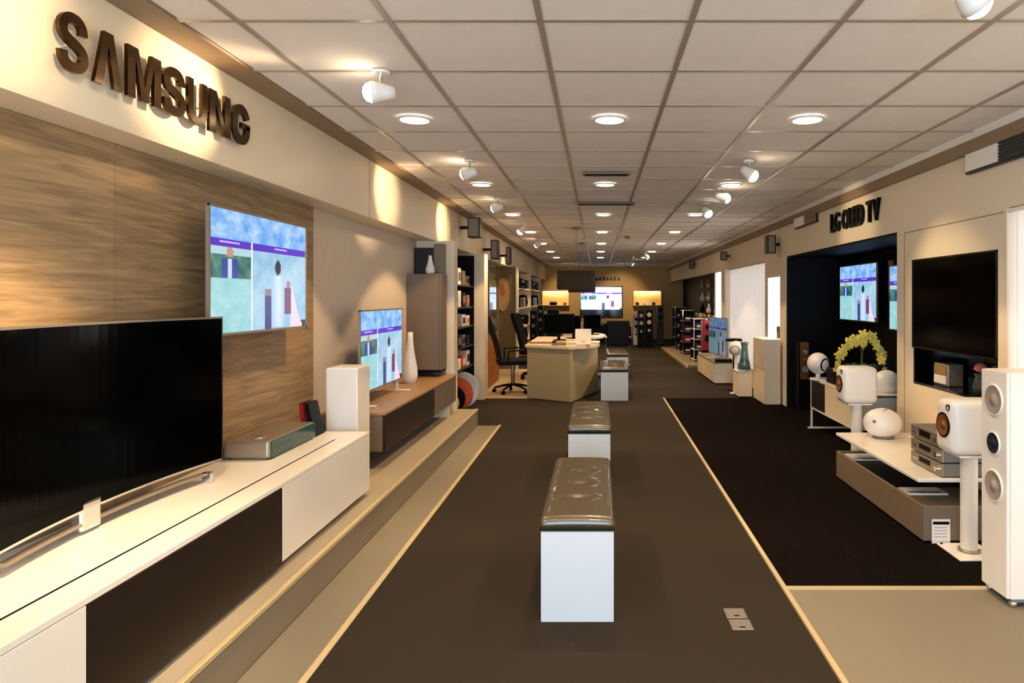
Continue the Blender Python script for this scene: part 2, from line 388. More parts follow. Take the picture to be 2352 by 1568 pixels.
# ceiling slots and roses
def slot(x0, x1, y, lab):
    t = thing('air_slot', lab, 'ceiling vent', ((x0+x1)/2, y, ZC), group='dark slots in the ceiling')
    obj('frame', B(x0, x1, y-.05, y+.05, ZC-.018, ZC-.002, bev=.002), brown, t)
    for k in (-1, 0, 1): obj('slat', B(x0+.02, x1-.02, y+k*.028-.006, y+k*.028+.006, ZC-.024, ZC-.018), black, t)
slot(-.13, .28, 5.97, 'long narrow dark ceiling slot, nearer of the two')
slot(-.24, .43, 7.85, 'longer dark ceiling slot behind the first')
tag(obj('smoke_detector', lathe(nb(), [(0, 0), (.05, 0), (.05, -.02), (.03, -.04), (0, -.042)], (.53, 12.15, ZC), n=20), brown, smooth=True), 'small round brown detector on the far ceiling', 'detector')

# pendants over the desks
def pendant(x, y, z0, z1, r, lab):
    t = thing('pendant_lamp', lab, 'pendant lamp', (x, y, z0), group='drum pendants over the desks')
    prof = [(r-.004, 0), (r, 0), (r, z1-z0), (r-.004, z1-z0), (r-.004, 0)]
    obj('lamp_shade', lathe(nb(), prof, n=40), shadem, t, world=False, smooth=True)
    obj('shade_top', cyl(nb(), (0, 0, z1-z0-.01), (0, 0, z1-z0-.006), r-.004, n=32), shadem, t, world=False)
    obj('diffuser', cyl(nb(), (0, 0, .012), (0, 0, .018), r-.005, n=32), shadem, t, world=False)
    obj('cord', cyl(nb(), (0, 0, z1-z0), (0, 0, ZC-z0), .004, n=8), grey, t, world=False)
    obj('ceiling_rose', cyl(nb(), (0, 0, ZC-z0-.03), (0, 0, ZC-z0), .06, n=20), brown, t, world=False)
pendant(-.335, 10.6, 1.58, 1.87, .30, 'dark drum pendant lamp over the near desk')
pendant(-.32, 13.6, 1.56, 1.80, .27, 'second dark drum pendant mostly hidden behind the first')

# ================================================================ SCREENS
def scr_col(u, v):
    """broadcast picture; u to the right, v upwards"""
    import mathutils
    nz = mathutils.noise.noise(Vector((u*11, v*9, 0)))*.5+mathutils.noise.noise(Vector((u*30, v*26, 5)))*.3
    def mixc(a, b, t): return tuple(x+(y-x)*t for x, y in zip(a, b))
    cl = .5+1.1*nz
    if v > .76:
        return mixc((86, 152, 226), (190, 214, 240), min(1, max(0, cl*1.1-.1)))
    if v > .705: 
        if abs(u-.375) < .008: return (210, 220, 240)
        if abs(v-.733) < .008 and (.08 < u < .26 or .62 < u < .76): return (190, 170, 240)
        return (84, 48, 186)
    if u < .37:
        if v > .44:
            if (u-.17)**2/.0010+(v-.655)**2/.0018 < 1: return (190, 140, 120)
            if abs(u-.17) < .075-.12*max(0, v-.56) and v < .61:
                return (200, 205, 225) if abs(u-.17) < .014 else (34, 70, 150)
            g = .4+1.3*nz
            return mixc((30, 84, 92), (96, 150, 120), g) if v < .63 else (170, 205, 215)
        return mixc((120, 190, 200), (176, 214, 214), .5+.9*nz)
    if abs(u-.376) < .007: return (215, 225, 240)
    base = mixc((130, 180, 214), (178, 210, 226), .5+.25*math.sin(u*7-v*9)+.8*nz)
    if (u-.655)**2/.0012+(v-.565)**2/.0045 < 1: return (30, 30, 50)
    if abs(u-.66) < .07 and .02 < v < .50: base = mixc((206, 224, 240), (160, 196, 226), abs(u-.66)/.07)
    if abs(u-.545) < .033 and v < .36: return (58, 62, 128) if v < .30 else (140, 120, 140)
    if abs(u-.775) < .04 and .12 < v < .38: return (110, 64, 104)
    if abs(u-.78) < .022 and .38 <= v < .44: return (170, 120, 130)
    if .80 < u < .96-.32*v*1.1 and v < .40 and u < .84+.12*(1-v/.4)**2+.01: return (236, 206, 222)
    if u > .93 and v < .07: return (24, 34, 44)
    return base
def scr_mesh(name, wd, ht, nx=112, ny=63, washed=False, dim=1):
    me = bpy.data.meshes.new(name); vs = []; fs = []; cols = []
    for j in range(ny+1):
        for i in range(nx+1): vs.append((wd*(i/nx-.5), 0, ht*j/ny))
    for j in range(ny):
        for i in range(nx):
            a = j*(nx+1)+i; fs.append((a, a+1, a+nx+2, a+nx+1))
            c = scr_col((i+.5)/nx, (j+.5)/ny)
            if washed:
                c = tuple(min(255, 255-(255-k)*.45) if sum(c) > 330 else k for k in c)
            cols.append(tuple(k*dim for k in lin(c)))
    me.from_pydata(vs, [], fs)
    a = me.attributes.new('Col', 'FLOAT_COLOR', 'FACE')
    for k, c in enumerate(cols): a.data[k].color = c+(1,)
    me.materials.append(scrlit); return me
def flat_tv(label, loc, rz, wd, ht, lit=True, foot=None, z0=0, washed=False, arm=0, cat='television', group='flat televisions', chin=0, bez=.012, res=(112, 63), dim=1):
    """local: faces -Y, bottom of the panel at z0"""
    t = thing('television', label, cat, loc, rz, group)
    obj('housing', B(-wd/2, wd/2, .004, .012, z0, z0+ht), silver if lit and not chin else black, t, world=False)
    obj('rear_cover', B(-wd*.42, wd*.42, .012, .045, z0+ht*.08, z0+ht*.85, bev=.008), black, t, world=False)
    fm = nb(); b = bez
    bx(fm, -wd/2, wd/2, -.006, .004, z0, z0+b+chin); bx(fm, -wd/2, wd/2, -.006, .004, z0+ht-b, z0+ht); bx(fm, -wd/2, -wd/2+b, -.006, .004, z0, z0+ht); bx(fm, wd/2-b, wd/2, -.006, .004, z0, z0+ht)
    obj('bezel', fm, silver if (lit and not chin) else blackg, t, world=False)
    if lit:
        s = bpy.data.objects.new('screen', scr_mesh('screen', wd-2*b, ht-2*b-chin, *res, washed=washed, dim=dim)); C.objects.link(s); s.parent = t; s.location = (0, -.001, z0+b+chin)
    else: obj('screen', B(-wd/2+b, wd/2-b, -.002, .003, z0+b, z0+ht-b), scrblk, t, world=False)
    if foot:
        for sx in (-1, 1): obj('foot', B(sx*wd*foot-.02, sx*wd*foot+.02, -.10, .12, 0, .012, bev=.003), whitesp, t, world=False); 
        for sx in (-1, 1): obj('foot_post', B(sx*wd*foot-.012, sx*wd*foot+.012, .008, .03, .01, z0+.03), whitesp, t, world=False)
    if arm: obj('wall_bracket', B(-.18, .18, .045, arm, z0+ht*.35, z0+ht*.65), black, t, world=False)
    return t
# wall mounted screen over the white sideboard
yc = (3.24+4.32)/2
flat_tv('lit wall television above the black curved one, on wood panelling', (-1.85, yc, 1.264), PI/2, 1.085, .638, arm=.139)
flat_tv('lit television standing on the brown sideboard', (-1.80, 5.16+.55, .612), PI/2, 1.11, .645, foot=.42, z0=.10)

# black curved television
t = thing('television', 'large black curved television standing on the white sideboard', 'television', (-1.79, 2.63, .596), PI/2, 'flat televisions')
def curve_panel(wd, z0, z1, d0, d1, n=24, R=2.9):
    b = nb(); vs = []
    for i in range(n+1):
        x = -wd/2+wd*i/n; sg = (wd/2)**2/(2*R)-x*x/(2*R)
        vs.append([b.verts.new((x, d0+sg, z0)), b.verts.new((x, d1+sg, z0)), b.verts.new((x, d1+sg, z1)), b.verts.new((x, d0+sg, z1))])
    for a, c in zip(vs, vs[1:]):
        for k in range(4): b.faces.new((a[k], c[k], c[(k+1) % 4], a[(k+1) % 4]))
    b.faces.new(vs[0]); b.faces.new(vs[-1][::-1]); bmesh.ops.recalc_face_normals(b, faces=b.faces); return b
W1 = 1.23; Z0 = .085; Z1 = .765
obj('housing', curve_panel(W1-.02, Z0+.01, Z1-.01, .008, .05), black, t, world=False)
obj('screen', curve_panel(W1-.012, Z0+.006, Z1-.006, -.002, .002), scrblk, t, world=False)
fm = curve_panel(W1, Z0, Z0+.009, -.004, .012); fm2 = curve_panel(W1, Z1-.009, Z1, -.004, .012)
obj('bezel', fm, chrome, t, world=False); obj('bezel', fm2, silver, t, world=False)
for sx in (-1, 1): obj('side_trim', B(sx*W1/2-.004, sx*W1/2+.004, -.004, .014, Z0, Z1), tealg if sx < 0 else blackg, t, world=False)
obj('stand_bar', curve_panel(W1*.90, .034, .046, .01, .035), silver, t, world=False)
obj('stand_neck', B(-.19, -.09, .055, .10, .012, .12, bev=.01, seg=2), chrome, t, world=False)
obj('stand_foot', B(W1*.43-.02, W1*.43+.01, -.01, .035, 0, .05, bev=.005), chrome, t, world=False)

# ================================================================ LEFT FURNITURE
def wthing(name, label, cat, loc, group=None): return thing(name, label, cat, loc, 0, group)
CX = -1.46; CZ0, CZ1 = .228, .596
t = wthing('sideboard', 'long white floating sideboard with one dark front, under the black television', 'sideboard', (-1.7, 2.0, .19), 'low television sideboards')
obj('body', B(-1.988, CX-.02, -.5, 4.36, CZ0, CZ1-.022), white, t)
obj('plinth', B(-1.95, CX-.13, -.4, 4.25, .19, CZ0), black, t)
obj('top', B(-1.988, -1.595, -.5, 4.365, CZ1-.022, CZ1, bev=.002), white, t)
obj('groove_shade_strip', B(-1.595, -1.583, -.5, 4.12, CZ1-.021, CZ1-.0015), black, t)  # nearly flush black strip, coloured to stand for the shade inside the groove
g = B(-1.583, CX, -.5, 4.365, CZ1-.022, CZ1, bev=.002); bx(g, -1.597, -1.58, 4.13, 4.365, CZ1-.021, CZ1); obj('front_flap', g, white, t)
obj('front_panel', B(CX-.02, CX, -.5, .735, CZ0, CZ1-.024, bev=.0015), white, t)
obj('front_panel', B(CX-.02, CX, .741, 1.948, CZ0, CZ1-.024, bev=.0015), white, t)
obj('front_panel', B(CX-.02, CX, 1.952, 3.158, CZ0-.012, CZ1-.024, bev=.0015), darkw, t, label='dark brown fabric front panel')
obj('front_panel', B(CX-.02, CX, 3.162, 4.365, CZ0, CZ1-.024, bev=.0015), white, t)

t = wthing('media_box', 'flat silver media player box with teal glass side on the white sideboard', 'media player', (-1.83, 3.87, .596))
obj('case', B(-1.972, -1.725, 3.585, 4.165, .602, .698, bev=.018, seg=3), silver, t)
obj('side_glass', B(-1.726, -1.719, 3.60, 4.155, .606, .694, bev=.002), tealg, t)
obj('dial', lathe(nb(), [(0, .703), (.035, .703), (.045, .699), (.045, .697)], (-1.84, 3.68, 0), n=24), chrome, t, smooth=True)
for x in (-1.95, -1.75):
    for y in (3.62, 4.13): obj('foot', cyl(nb(), (x, y, .596), (x, y, .604), .012, n=10), black, t)
# leaning folders
def folder(px, tilt, col, lab):
    x = px; t = wthing('folder', lab, 'folder', (x, 4.28, .596), 'folders leaning by the media player')
    b = nb(); prism(b, [(x-.012, .596), (x+.012, .596), (x+.012-tilt, .80), (x-.012-tilt, .80)], 'y', 4.19, 4.33); obj('cover', b, col, t)
    b = nb(); prism(b, [(x-.008, .598), (x+.008, .598), (x+.008-tilt, .803), (x-.008-tilt, .803)], 'y', 4.195, 4.325); obj('pages', b, paper if False else black, t)
folder(-1.745, .045, black, 'black folder leaning beside the white speaker')
folder(-1.80, .025, red, 'dark red folder behind the black leaning one')
# white tower speaker behind the sideboard
def drivers(t, places, face, rim=white, con=cone):
    """places: (a, z, r) on the plane; face ('x-',X) or ('y-',Y)"""
    for a, z, r in places:
        c = (face[1], a, z) if face[0][0] == 'x' else (a, face[1], z); d = {'x-': (-1, 0, 0), 'x+': (1, 0, 0), 'y-': (0, -1, 0)}[face[0]]
        dr = obj('driver_surround', lathe(nb(), [(r*1.08, -.004), (r*1.08, .004), (r, .007), (r*.94, .005), (r*.94, -.004)], c, d, 28), rim, t, smooth=True)
        obj('cone', lathe(nb(), [(r*.95, .006), (r*.62, .001), (r*.34, .001), (r*.3, .006), (0, .009)], c, d, 24), con, dr, smooth=True)
t = wthing('tower_speaker', 'plain white tower speaker standing between the white and brown sideboards', 'speaker', (-1.71, 4.66, .19), 'floor speakers')
obj('cabinet', B(-1.815, -1.603, 4.55, 4.80, .20, .981, bev=.008, seg=2), whitesp, t)
obj('plinth', B(-1.81, -1.61, 4.56, 4.79, .19, .202), black, t)
obj('top_plate', B(-1.80, -1.62, 4.565, 4.785, .981, .984), whitesp, t)

# brown sideboard
SX = -1.553; S0, S1 = .327, .612
t = wthing('sideboard', 'brown wall-hung sideboard with walnut top under the second lit television', 'sideboard', (-1.78, 6.2, S0), 'low television sideboards')
obj('body', B(-2.018, SX-.02, 4.985, 7.48, S0, S1-.02), greyc, t)
obj('top', B(-2.018, SX+.004, 4.98, 7.485, S1-.02, S1, bev=.002), walnut, t)
obj('front_panel', B(SX-.019, SX, 4.99, 6.49, S0, S1-.023, bev=.0015), darkw, t, label='black fabric front panel')
obj('front_panel', B(SX-.019, SX, 6.495, 7.475, S0, S1-.023, bev=.0015), greyc, t)
obj('support_panel', B(-1.95, SX-.03, 7.2, 7.3, .19, S0), cream, t)
t = wthing('wall_cabinet', 'tall grey wall cabinet hung above the brown sideboard end', 'cabinet', (-1.85, 7.35, .69))
obj('body', B(-2.018, -1.675, 7.2, 7.47, .69, 1.705, bev=.003), greyc, t)
obj('door', B(-1.673, -1.655, 7.2, 7.47, .69, 1.705, bev=.002), greyc, t)
obj('base_strip', B(-1.80, -1.66, 7.21, 7.46, .66, .69), black, t)
t = wthing('tall_cabinet', 'taller brown cabinet behind the grey wall cabinet', 'cabinet', (-1.85, 7.55, .19))
obj('body', B(-2.018, -1.80, 7.49, 7.60, .19, 2.0), darkw, t)
obj('side_panel', B(-1.80, -1.69, 7.488, 7.60, .19, 2.045), greyc2, t)
# white vases
def vase(x, y, z, h, r, lab, rr=0):
    t = obj('vase', lathe(nb(), [(0, 0), (r*.75, 0), (r, h*.14), (r*.95, h*.3), (r*.55, h*.62), (r*.38, h*.85), (r*.36, h), (r*.28, h), (r*.28, h*.9), (0, h*.88)], (x, y, z), n=24), whitesp, smooth=True)
    tag(t, lab, 'vase', 'white vases')
vase(-1.80, 7.33, 1.706, .20, .05, 'white slim vase on top of the grey wall cabinet')
vase(-1.85, 6.73, .612, .50, .072, 'tall white bottle-shaped vase on the brown sideboard')

# ---- lettering
def ribbon(bm, pts, wd, t0, t1, closed=False):
    """thick stroke in the local xz plane"""
    n = len(pts); L_, R_ = [], []
    for i, p in enumerate(pts):
        a = Vector(pts[max(i-1, 0)]); b = Vector(pts[min(i+1, n-1)]); d = (b-a).normalized(); nn = Vector((-d.y, d.x)); q = Vector(p)
        L_.append(q+nn*wd/2); R_.append(q-nn*wd/2)
    A = [[bm.verts.new((q.x, yy, q.y)) for q in S] for S in (L_, R_) for yy in (t0, t1)]
    for i in range(n-1):
        bm.faces.new((A[0][i], A[0][i+1], A[2][i+1], A[2][i])); bm.faces.new((A[1][i], A[3][i], A[3][i+1], A[1][i+1]))
        bm.faces.new((A[0][i], A[1][i], A[1][i+1], A[0][i+1])); bm.faces.new((A[2][i], A[2][i+1], A[3][i+1], A[3][i]))
    for i in (0, n-1): bm.faces.new((A[0][i], A[2][i], A[3][i], A[1][i]))
    bmesh.ops.recalc_face_normals(bm, faces=bm.faces); return bm
def arc(cx, cy, rx, ry, a0, a1, n=12): return [(cx+rx*math.cos(math.radians(a0+(a1-a0)*i/n)), cy+ry*math.sin(math.radians(a0+(a1-a0)*i/n))) for i in range(n+1)]
def glyph(ch, w, h, d0, d1):
    b = nb(); s = w*.27
    if ch == 'S':
        cp = [(.97,.72),(.93,.86),(.76,.97),(.5,1),(.24,.97),(.05,.87),(.0,.745),(.07,.63),(.3,.545),(.7,.455),(.93,.37),(1,.255),(.95,.13),(.76,.03),(.5,0),(.24,.03),(.06,.13),(.01,.28)]
        cp = [Vector((s/2+(w-s)*x, s*.42+(h-s*.84)*z)) for x, z in cp]; pts = []
        for i in range(len(cp)-1):
            p0, p1, p2, p3 = cp[max(i-1, 0)], cp[i], cp[i+1], cp[min(i+2, len(cp)-1)]
            for q in range(4):
                u = q/4; pts.append(tuple(.5*((2*p1)+(p2-p0)*u+(2*p0-5*p1+4*p2-p3)*u*u+(3*p1-p0-3*p2+p3)*u**3)))
        pts.append(tuple(cp[-1]))
        ribbon(b, pts, s, d0, d1)
    elif ch == 'A': prism(b, [(0, 0), (w*.34, h), (w*.66, h), (w, 0), (w*.70, 0), (w*.5, h*.76), (w*.30, 0)], 'y', d0, d1)
    elif ch == 'M': prism(b, [(0, 0), (0, h), (w*.3, h), (w*.5, h*.28), (w*.7, h), (w, h), (w, 0), (w*.78, 0), (w*.78, h*.80), (w*.59, 0), (w*.41, 0), (w*.22, h*.80), (w*.22, 0)], 'y', d0, d1)
    elif ch == 'N': prism(b, [(0, 0), (0, h), (w*.33, h), (w*.72, h*.26), (w*.72, h), (w, h), (w, 0), (w*.68, 0), (w*.28, h*.72), (w*.28, 0)], 'y', d0, d1)
    elif ch == 'U':
        r = (w-s)/2; ribbon(b, [(s/2, h), (s/2, h*.5)]+arc(w/2, r+s*.45, r, r, 180, 360, 14)+[(w-s/2, h*.5), (w-s/2, h)], s, d0, d1)
    elif ch == 'G':
        r = (w-s)/2; ribbon(b, arc(w/2, h-r-s*.45, r, r, 15, 180, 10)+arc(w/2, r+s*.45, r, r, 180, 360, 12)+[(w-s/2, h*.5)], s, d0, d1)
        bx(b, w*.5, w, d0, d1, h*.42, h*.56)
    return b
t = thing('shop_sign', 'bronze raised capital lettering SAMSUNG on the left fascia', 'sign', (XL, 2.23, 2.21), PI/2)
for ch, y0, y1 in (('S', 2.232, 2.36), ('A', 2.388, 2.529), ('M', 2.557, 2.753), ('S', 2.768, 2.918), ('U', 2.936, 3.078), ('N', 3.096, 3.272), ('G', 3.294, 3.456)):
    b = glyph(ch, y1-y0, .194, -.044, -.030); bmesh.ops.translate(b, verts=b.verts, vec=(y0-2.23, 0, 0)); L1 = obj('letter', b, bronze, t, world=False)
    for q in (.5,) if ch in 'S' else (.12, .88): st = nb(); cyl(st, ((y0-2.23)+(y1-y0)*q, -.031, .02 if ch in 'AMN' else .09), ((y0-2.23)+(y1-y0)*q, 0, .02 if ch in 'AMN' else .09), .004, n=6); obj('stud', st, chrome, L1, world=False)
def text_letters(t, txt, width, height, depth, m, off=.0):
    tot = 0; items = []
    for ch in txt:
        if ch == ' ': tot += .32; continue
        cu = bpy.data.curves.new('letter', 'FONT'); cu.body = ch; cu.size = 1; cu.extrude = .02; cu.offset = off; cu.resolution_u = 4
        o = bpy.data.objects.new('letter_src', cu); C.objects.link(o); bpy.context.view_layer.update()
        me = bpy.data.meshes.new_from_object(o); bpy.data.objects.remove(o)
        x0 = min(v.co.x for v in me.vertices); x1 = max(v.co.x for v in me.vertices); y0 = min(v.co.y for v in me.vertices); y1 = max(v.co.y for v in me.vertices)
        items.append((me, x0, x1, y0, y1, tot)); tot += (x1-x0)+.07
    k = width/tot
    for me, x0, x1, y0, y1, p in items:
        for v in me.vertices:
            x, y, z = v.co; v.co = ((x-x0+p)*k, -(z+.02)/.04*depth, (y-y0)/(y1-y0)*height)
        me.materials.clear(); me.materials.append(m)
        o = bpy.data.objects.new('letter', me); C.objects.link(o); o.parent = t
t = thing('shop_sign', 'black raised lettering LG OLED TV on the right fascia', 'sign', (XR, 7.26, 2.142), -PI/2)
text_letters(t, 'LG OLED TV', 1.26, .195, .03, black, .012)
t = thing('shop_sign', 'small dark blurred lettering on the far back wall', 'sign', (-.22, YB, 2.06), 0)
for k in range(8): obj('letter', B(.13*k, .13*k+.09, -.02, 0, 0, .11 if k % 3 else .14), darkw, t, world=False)

# ---- fascia boxes
def wall_unit(lab, x, y0, y1, z0, z1, split, side, ma, mb_, grp='units on the upper walls'):
    s = -1 if side == 'R' else 1
    t = wthing('wall_unit', lab, 'wall unit', (x, (y0+y1)/2, z0), grp)
    obj('frame', B(x, x+s*.03, y0, y1, z0, z1), darkw, t)
    ys = y0+(y1-y0)*split
    obj('panel', B(x+s*.03, x+s*.042, ys+.01, y1-.015, z0+.015, z1-.015), ma, t)
    gr = obj('grille', B(x+s*.03, x+s*.038, y0+.005, ys, z0+.01, z1-.01), mb_, t)
    n = 6
    for k in range(n):
        z = z0+.02+(z1-z0-.04)*k/(n-1); obj('slat', B(x+s*.038, x+s*.046, y0+.008, ys-.004, z-.004, z+.004), mb_, gr)
wall_unit('white and dark wall unit high at the right picture edge', XR, 3.8, 4.58, 2.275, 2.42, .50, 'R', white, dkgreen)
wall_unit('small white and brown unit left of the black lettering', XR, 7.73, 8.57, 2.31, 2.45, .48, 'R', white, greyc2)
def surround(lab, x0, x1, y0, y1, z0, z1, side):
    t = wthing('wall_speaker', lab, 'speaker', ((x0+x1)/2, y0, z0), 'small speakers mounted high on the walls')
    obj('cabinet', B(x0, x1, y0, y1, z0, z1, bev=.006), darkw, t)
    obj('grille', B(x0+.015, x1-.02, y0-.008, y0, z0+.015, z1-.015, bev=.002), greyc2, t)
    xa, xb = (x1, XR) if side == 'R' else (XL, x0)
    obj('bracket', B(xa, xb, y0+.03, y0+.06, (z0+z1)/2-.02, (z0+z1)/2+.02), black, t)
surround('dark box speaker high on the wall right of the white curtain', 2.32, 2.44, 9.33, 9.5, 2.06, 2.31, 'R')
surround('dark speaker on the left fascia above the cable drums', -1.70, -1.54, 8.9, 9.1, 2.24, 2.50, 'L')
surround('narrow speaker on the left fascia above the glass door', -1.68, -1.56, 10.7, 10.9, 2.06, 2.36, 'L')
surround('narrow speaker on the left fascia, third along', -1.67, -1.58, 12.4, 12.55, 2.06, 2.38, 'L')
surround('small far speaker high on the right wall near the lit window', 2.33, 2.45, 12.9, 13.0, 2.16, 2.33, 'R')
surround('small far speaker above the black display wall', 2.36, 2.46, 17.5, 17.7, 2.2, 2.42, 'R')

# ---- left columns, shelf bay, partition
struct('wall_left_column', B(-2.1, -1.60, 7.61, 7.78, 0, FB-.001), cream)
struct('wall_left_column_far', B(-2.2, -1.618, 9.72, 10.05, 0, FB-.001), cream)
sh = wthing('shelf_unit', 'dark recessed shelf bay packed with small goods between two cream columns', 'shelf unit', (-1.97, 8.75, 0), 'shelf units along the left wall')
obj('back_panel', B(-2.21, -2.19, 7.79, 9.71, 0, 2.05), darkw, sh)
obj('side_panel', B(-2.19, -1.76, 9.69, 9.715, 0, 2.05), black, sh); obj('side_panel', B(-2.19, -1.76, 7.785, 7.81, 0, 2.05), black, sh)
SHZ = [.52, .80, 1.07, 1.33, 1.62]
for z in SHZ: obj('shelf', B(-2.188, -1.77, 7.812, 9.688, z-.02, z), darkw, sh)
pal = {'white': paper, 'black': black, 'orange': orange, 'silver': silver, 'brown': greyc2, 'grey': grey}
colr = [['orange', 'white', 'brown', 'white', 'orange', 'white'], ['black', 'black', 'silver', 'black', 'brown', 'black'], ['white', 'white', 'black', 'silver', 'white', 'white'],
        ['brown', 'black', 'silver', 'white', 'black', 'brown'], ['white', 'silver', 'grey', 'white', 'brown', 'silver']]
shelfn = ['lowest', 'second', 'third', 'fourth', 'top']
posn = ['front', 'second', 'third', 'fourth', 'fifth', 'sixth', 'seventh', 'eighth']
for i, z in enumerate(SHZ):
    for j in range(6):
        y0 = 7.9+.295*j; hh = random.uniform(.13, .22); dd = random.uniform(.16, .3); c = colr[i][j]
        t = wthing('product_box', '%s carton on the %s shelf of the recessed bay, %s along' % (c, shelfn[i], posn[j]), 'box', (-1.95, y0+.1, z), 'cartons in the recessed shelf bay')
        obj('carton', B(-1.80-dd, -1.80, y0, y0+.2, z, z+hh, bev=.003), pal[c], t)
        obj('label_panel', B(-1.799, -1.796, y0+.03, y0+.17, z+hh*.25, z+hh*.75), random.choice([paper, black, silver, orange, grey]), t)
# cable drums
def drum(x, y, r, m1, m2, lab, cxz=.0):
    t = wthing('cable_drum', lab, 'cable drum', (x, y, .0), 'cable drums standing on the floor')
    obj('flange', lathe(nb(), [(r*.25, 0), (r, 0), (r, .012), (r*.25, .012)], (x, y, r+.001), (0, -1, 0), 36), m1, t)
    obj('flange', lathe(nb(), [(r*.25, 0), (r, 0), (r, .012), (r*.25, .012)], (x, y+.10, r+.001), (0, -1, 0), 36), m1, t)
    obj('cable', lathe(nb(), [(r*.45, 0), (r*.86, .0), (r*.86, .085), (r*.45, .085)], (x, y+.09, r+.001), (0, -1, 0), 36), m2, t, smooth=True)
drum(-1.80, 8.96, .235, paper, black, 'largest cable drum with white rim, rearmost on the floor')
drum(-1.83, 8.80, .205, orange, black, 'orange-rimmed cable drum in front of the largest')
drum(-1.86, 8.64, .165, black, paper, 'black cable drum with a pale coil')
drum(-1.87, 8.49, .125, paper, black, 'smallest white-rimmed cable drum at the front')
# door of glass and wood behind the column
t = wthing('glass_door_partition', 'partition of orange wood below and clear glass above behind the cream column', 'partition', (-1.76, 11.1, 0))
obj('lower_panel', B(-1.80, -1.75, 10.06, 12.1, .02, .82, bev=.003), orangew, t)
obj('glass_pane', B(-1.78, -1.772, 10.07, 12.08, .86, 2.02), glass, t)
for y in (10.06, 11.0, 12.06): obj('post', B(-1.80, -1.75, y, y+.04, .82, 2.05), khaki, t)
obj('rail', B(-1.80, -1.75, 10.1, 12.06, .82, .86), khaki, t); obj('rail', B(-1.80, -1.75, 10.1, 12.06, 2.02, 2.05), khaki, t)
struct('wall_left_return', B(-2.22, -1.67, 13.9, 14.05, 0, FB-.001), khaki)
struct('trim_10', B(-1.67, -1.63, 13.88, 14.06, 0, FB-.001), cream)
pb = nb(); prism(pb, [(-1.93+.135*math.cos(a*PI/16), 1.52+.34*math.sin(a*PI/16)) for a in range(32)], 'y', 13.86, 13.88)
t = wthing('wall_poster', 'oval pinkish poster on the khaki wall beside the glass', 'poster', (-1.93, 13.88, 1.18))
obj('board', pb, mat('poster_pink', (186, 146, 96), .7, var=.1, scale=5), t)
pb = nb(); prism(pb, [(-1.94+.05*math.cos(a*PI/12)-.02*math.sin(a*PI/12), 1.62+.13*math.sin(a*PI/12)) for a in range(24)], 'y', 13.852, 13.86); obj('print', pb, mat('poster_brown', (170, 96, 52), .7, var=.2, scale=20), t)
# far left open shelves with black gear
sh = wthing('shelf_unit', 'cream open shelving with black appliances beyond the khaki wall', 'shelf unit', (-1.9, 17, 0), 'shelf units along the left wall')
obj('back_panel', B(-2.2, -2.17, 14.1, 20.2, 0, 2.05), yellowish, sh)
SZ2 = [.45, .82, 1.24, 1.66]
for z in SZ2: obj('shelf', B(-2.17, -1.66, 14.1, 20.2, z-.025, z), cream, sh)
for y in (17.1, 20.15): obj('upright', B(-2.17, -1.68, y, y+.05, 0, 2.05), cream, sh)
kinds = ['round black', 'square black', 'dark grey', 'tall black']
for i, z in enumerate(SZ2):
    for j in range(8):
        y0 = 14.2+.735*j
        k = (i*2+j) % 4; lab = '%s appliance on the %s cream shelf, %s along' % (kinds[k], shelfn[i] if i < 3 else 'top', posn[j])
        t = wthing('appliance', lab, 'appliance', (-1.85, y0+.2, z), 'appliances on the far cream shelves')
        if k == 0:
            obj('body', sph(nb(), (-1.83, y0+.2, z+.125), .16, .2, .125), black, t, smooth=True); obj('knob', sph(nb(), (-1.74, y0+.08, z+.15), .03, .03, .03, 10, 8), chrome, t, smooth=True)
        elif k == 3:
            obj('body', lathe(nb(), [(0, 0), (.1, 0), (.12, .1), (.09, .28), (0, .28)], (-1.82, y0+.2, z)), black, t, smooth=True); obj('knob', cyl(nb(), (-1.82, y0+.2, z+.28), (-1.82, y0+.2, z+.31), .02), silver, t)
        else:
            obj('body', B(-2.0, -1.70, y0, y0+.42, z, z+.22, bev=.02), black if k == 1 else grey, t); obj('knob', B(-1.80, -1.75, y0-.012, y0, z+.09, z+.14), chrome, t)

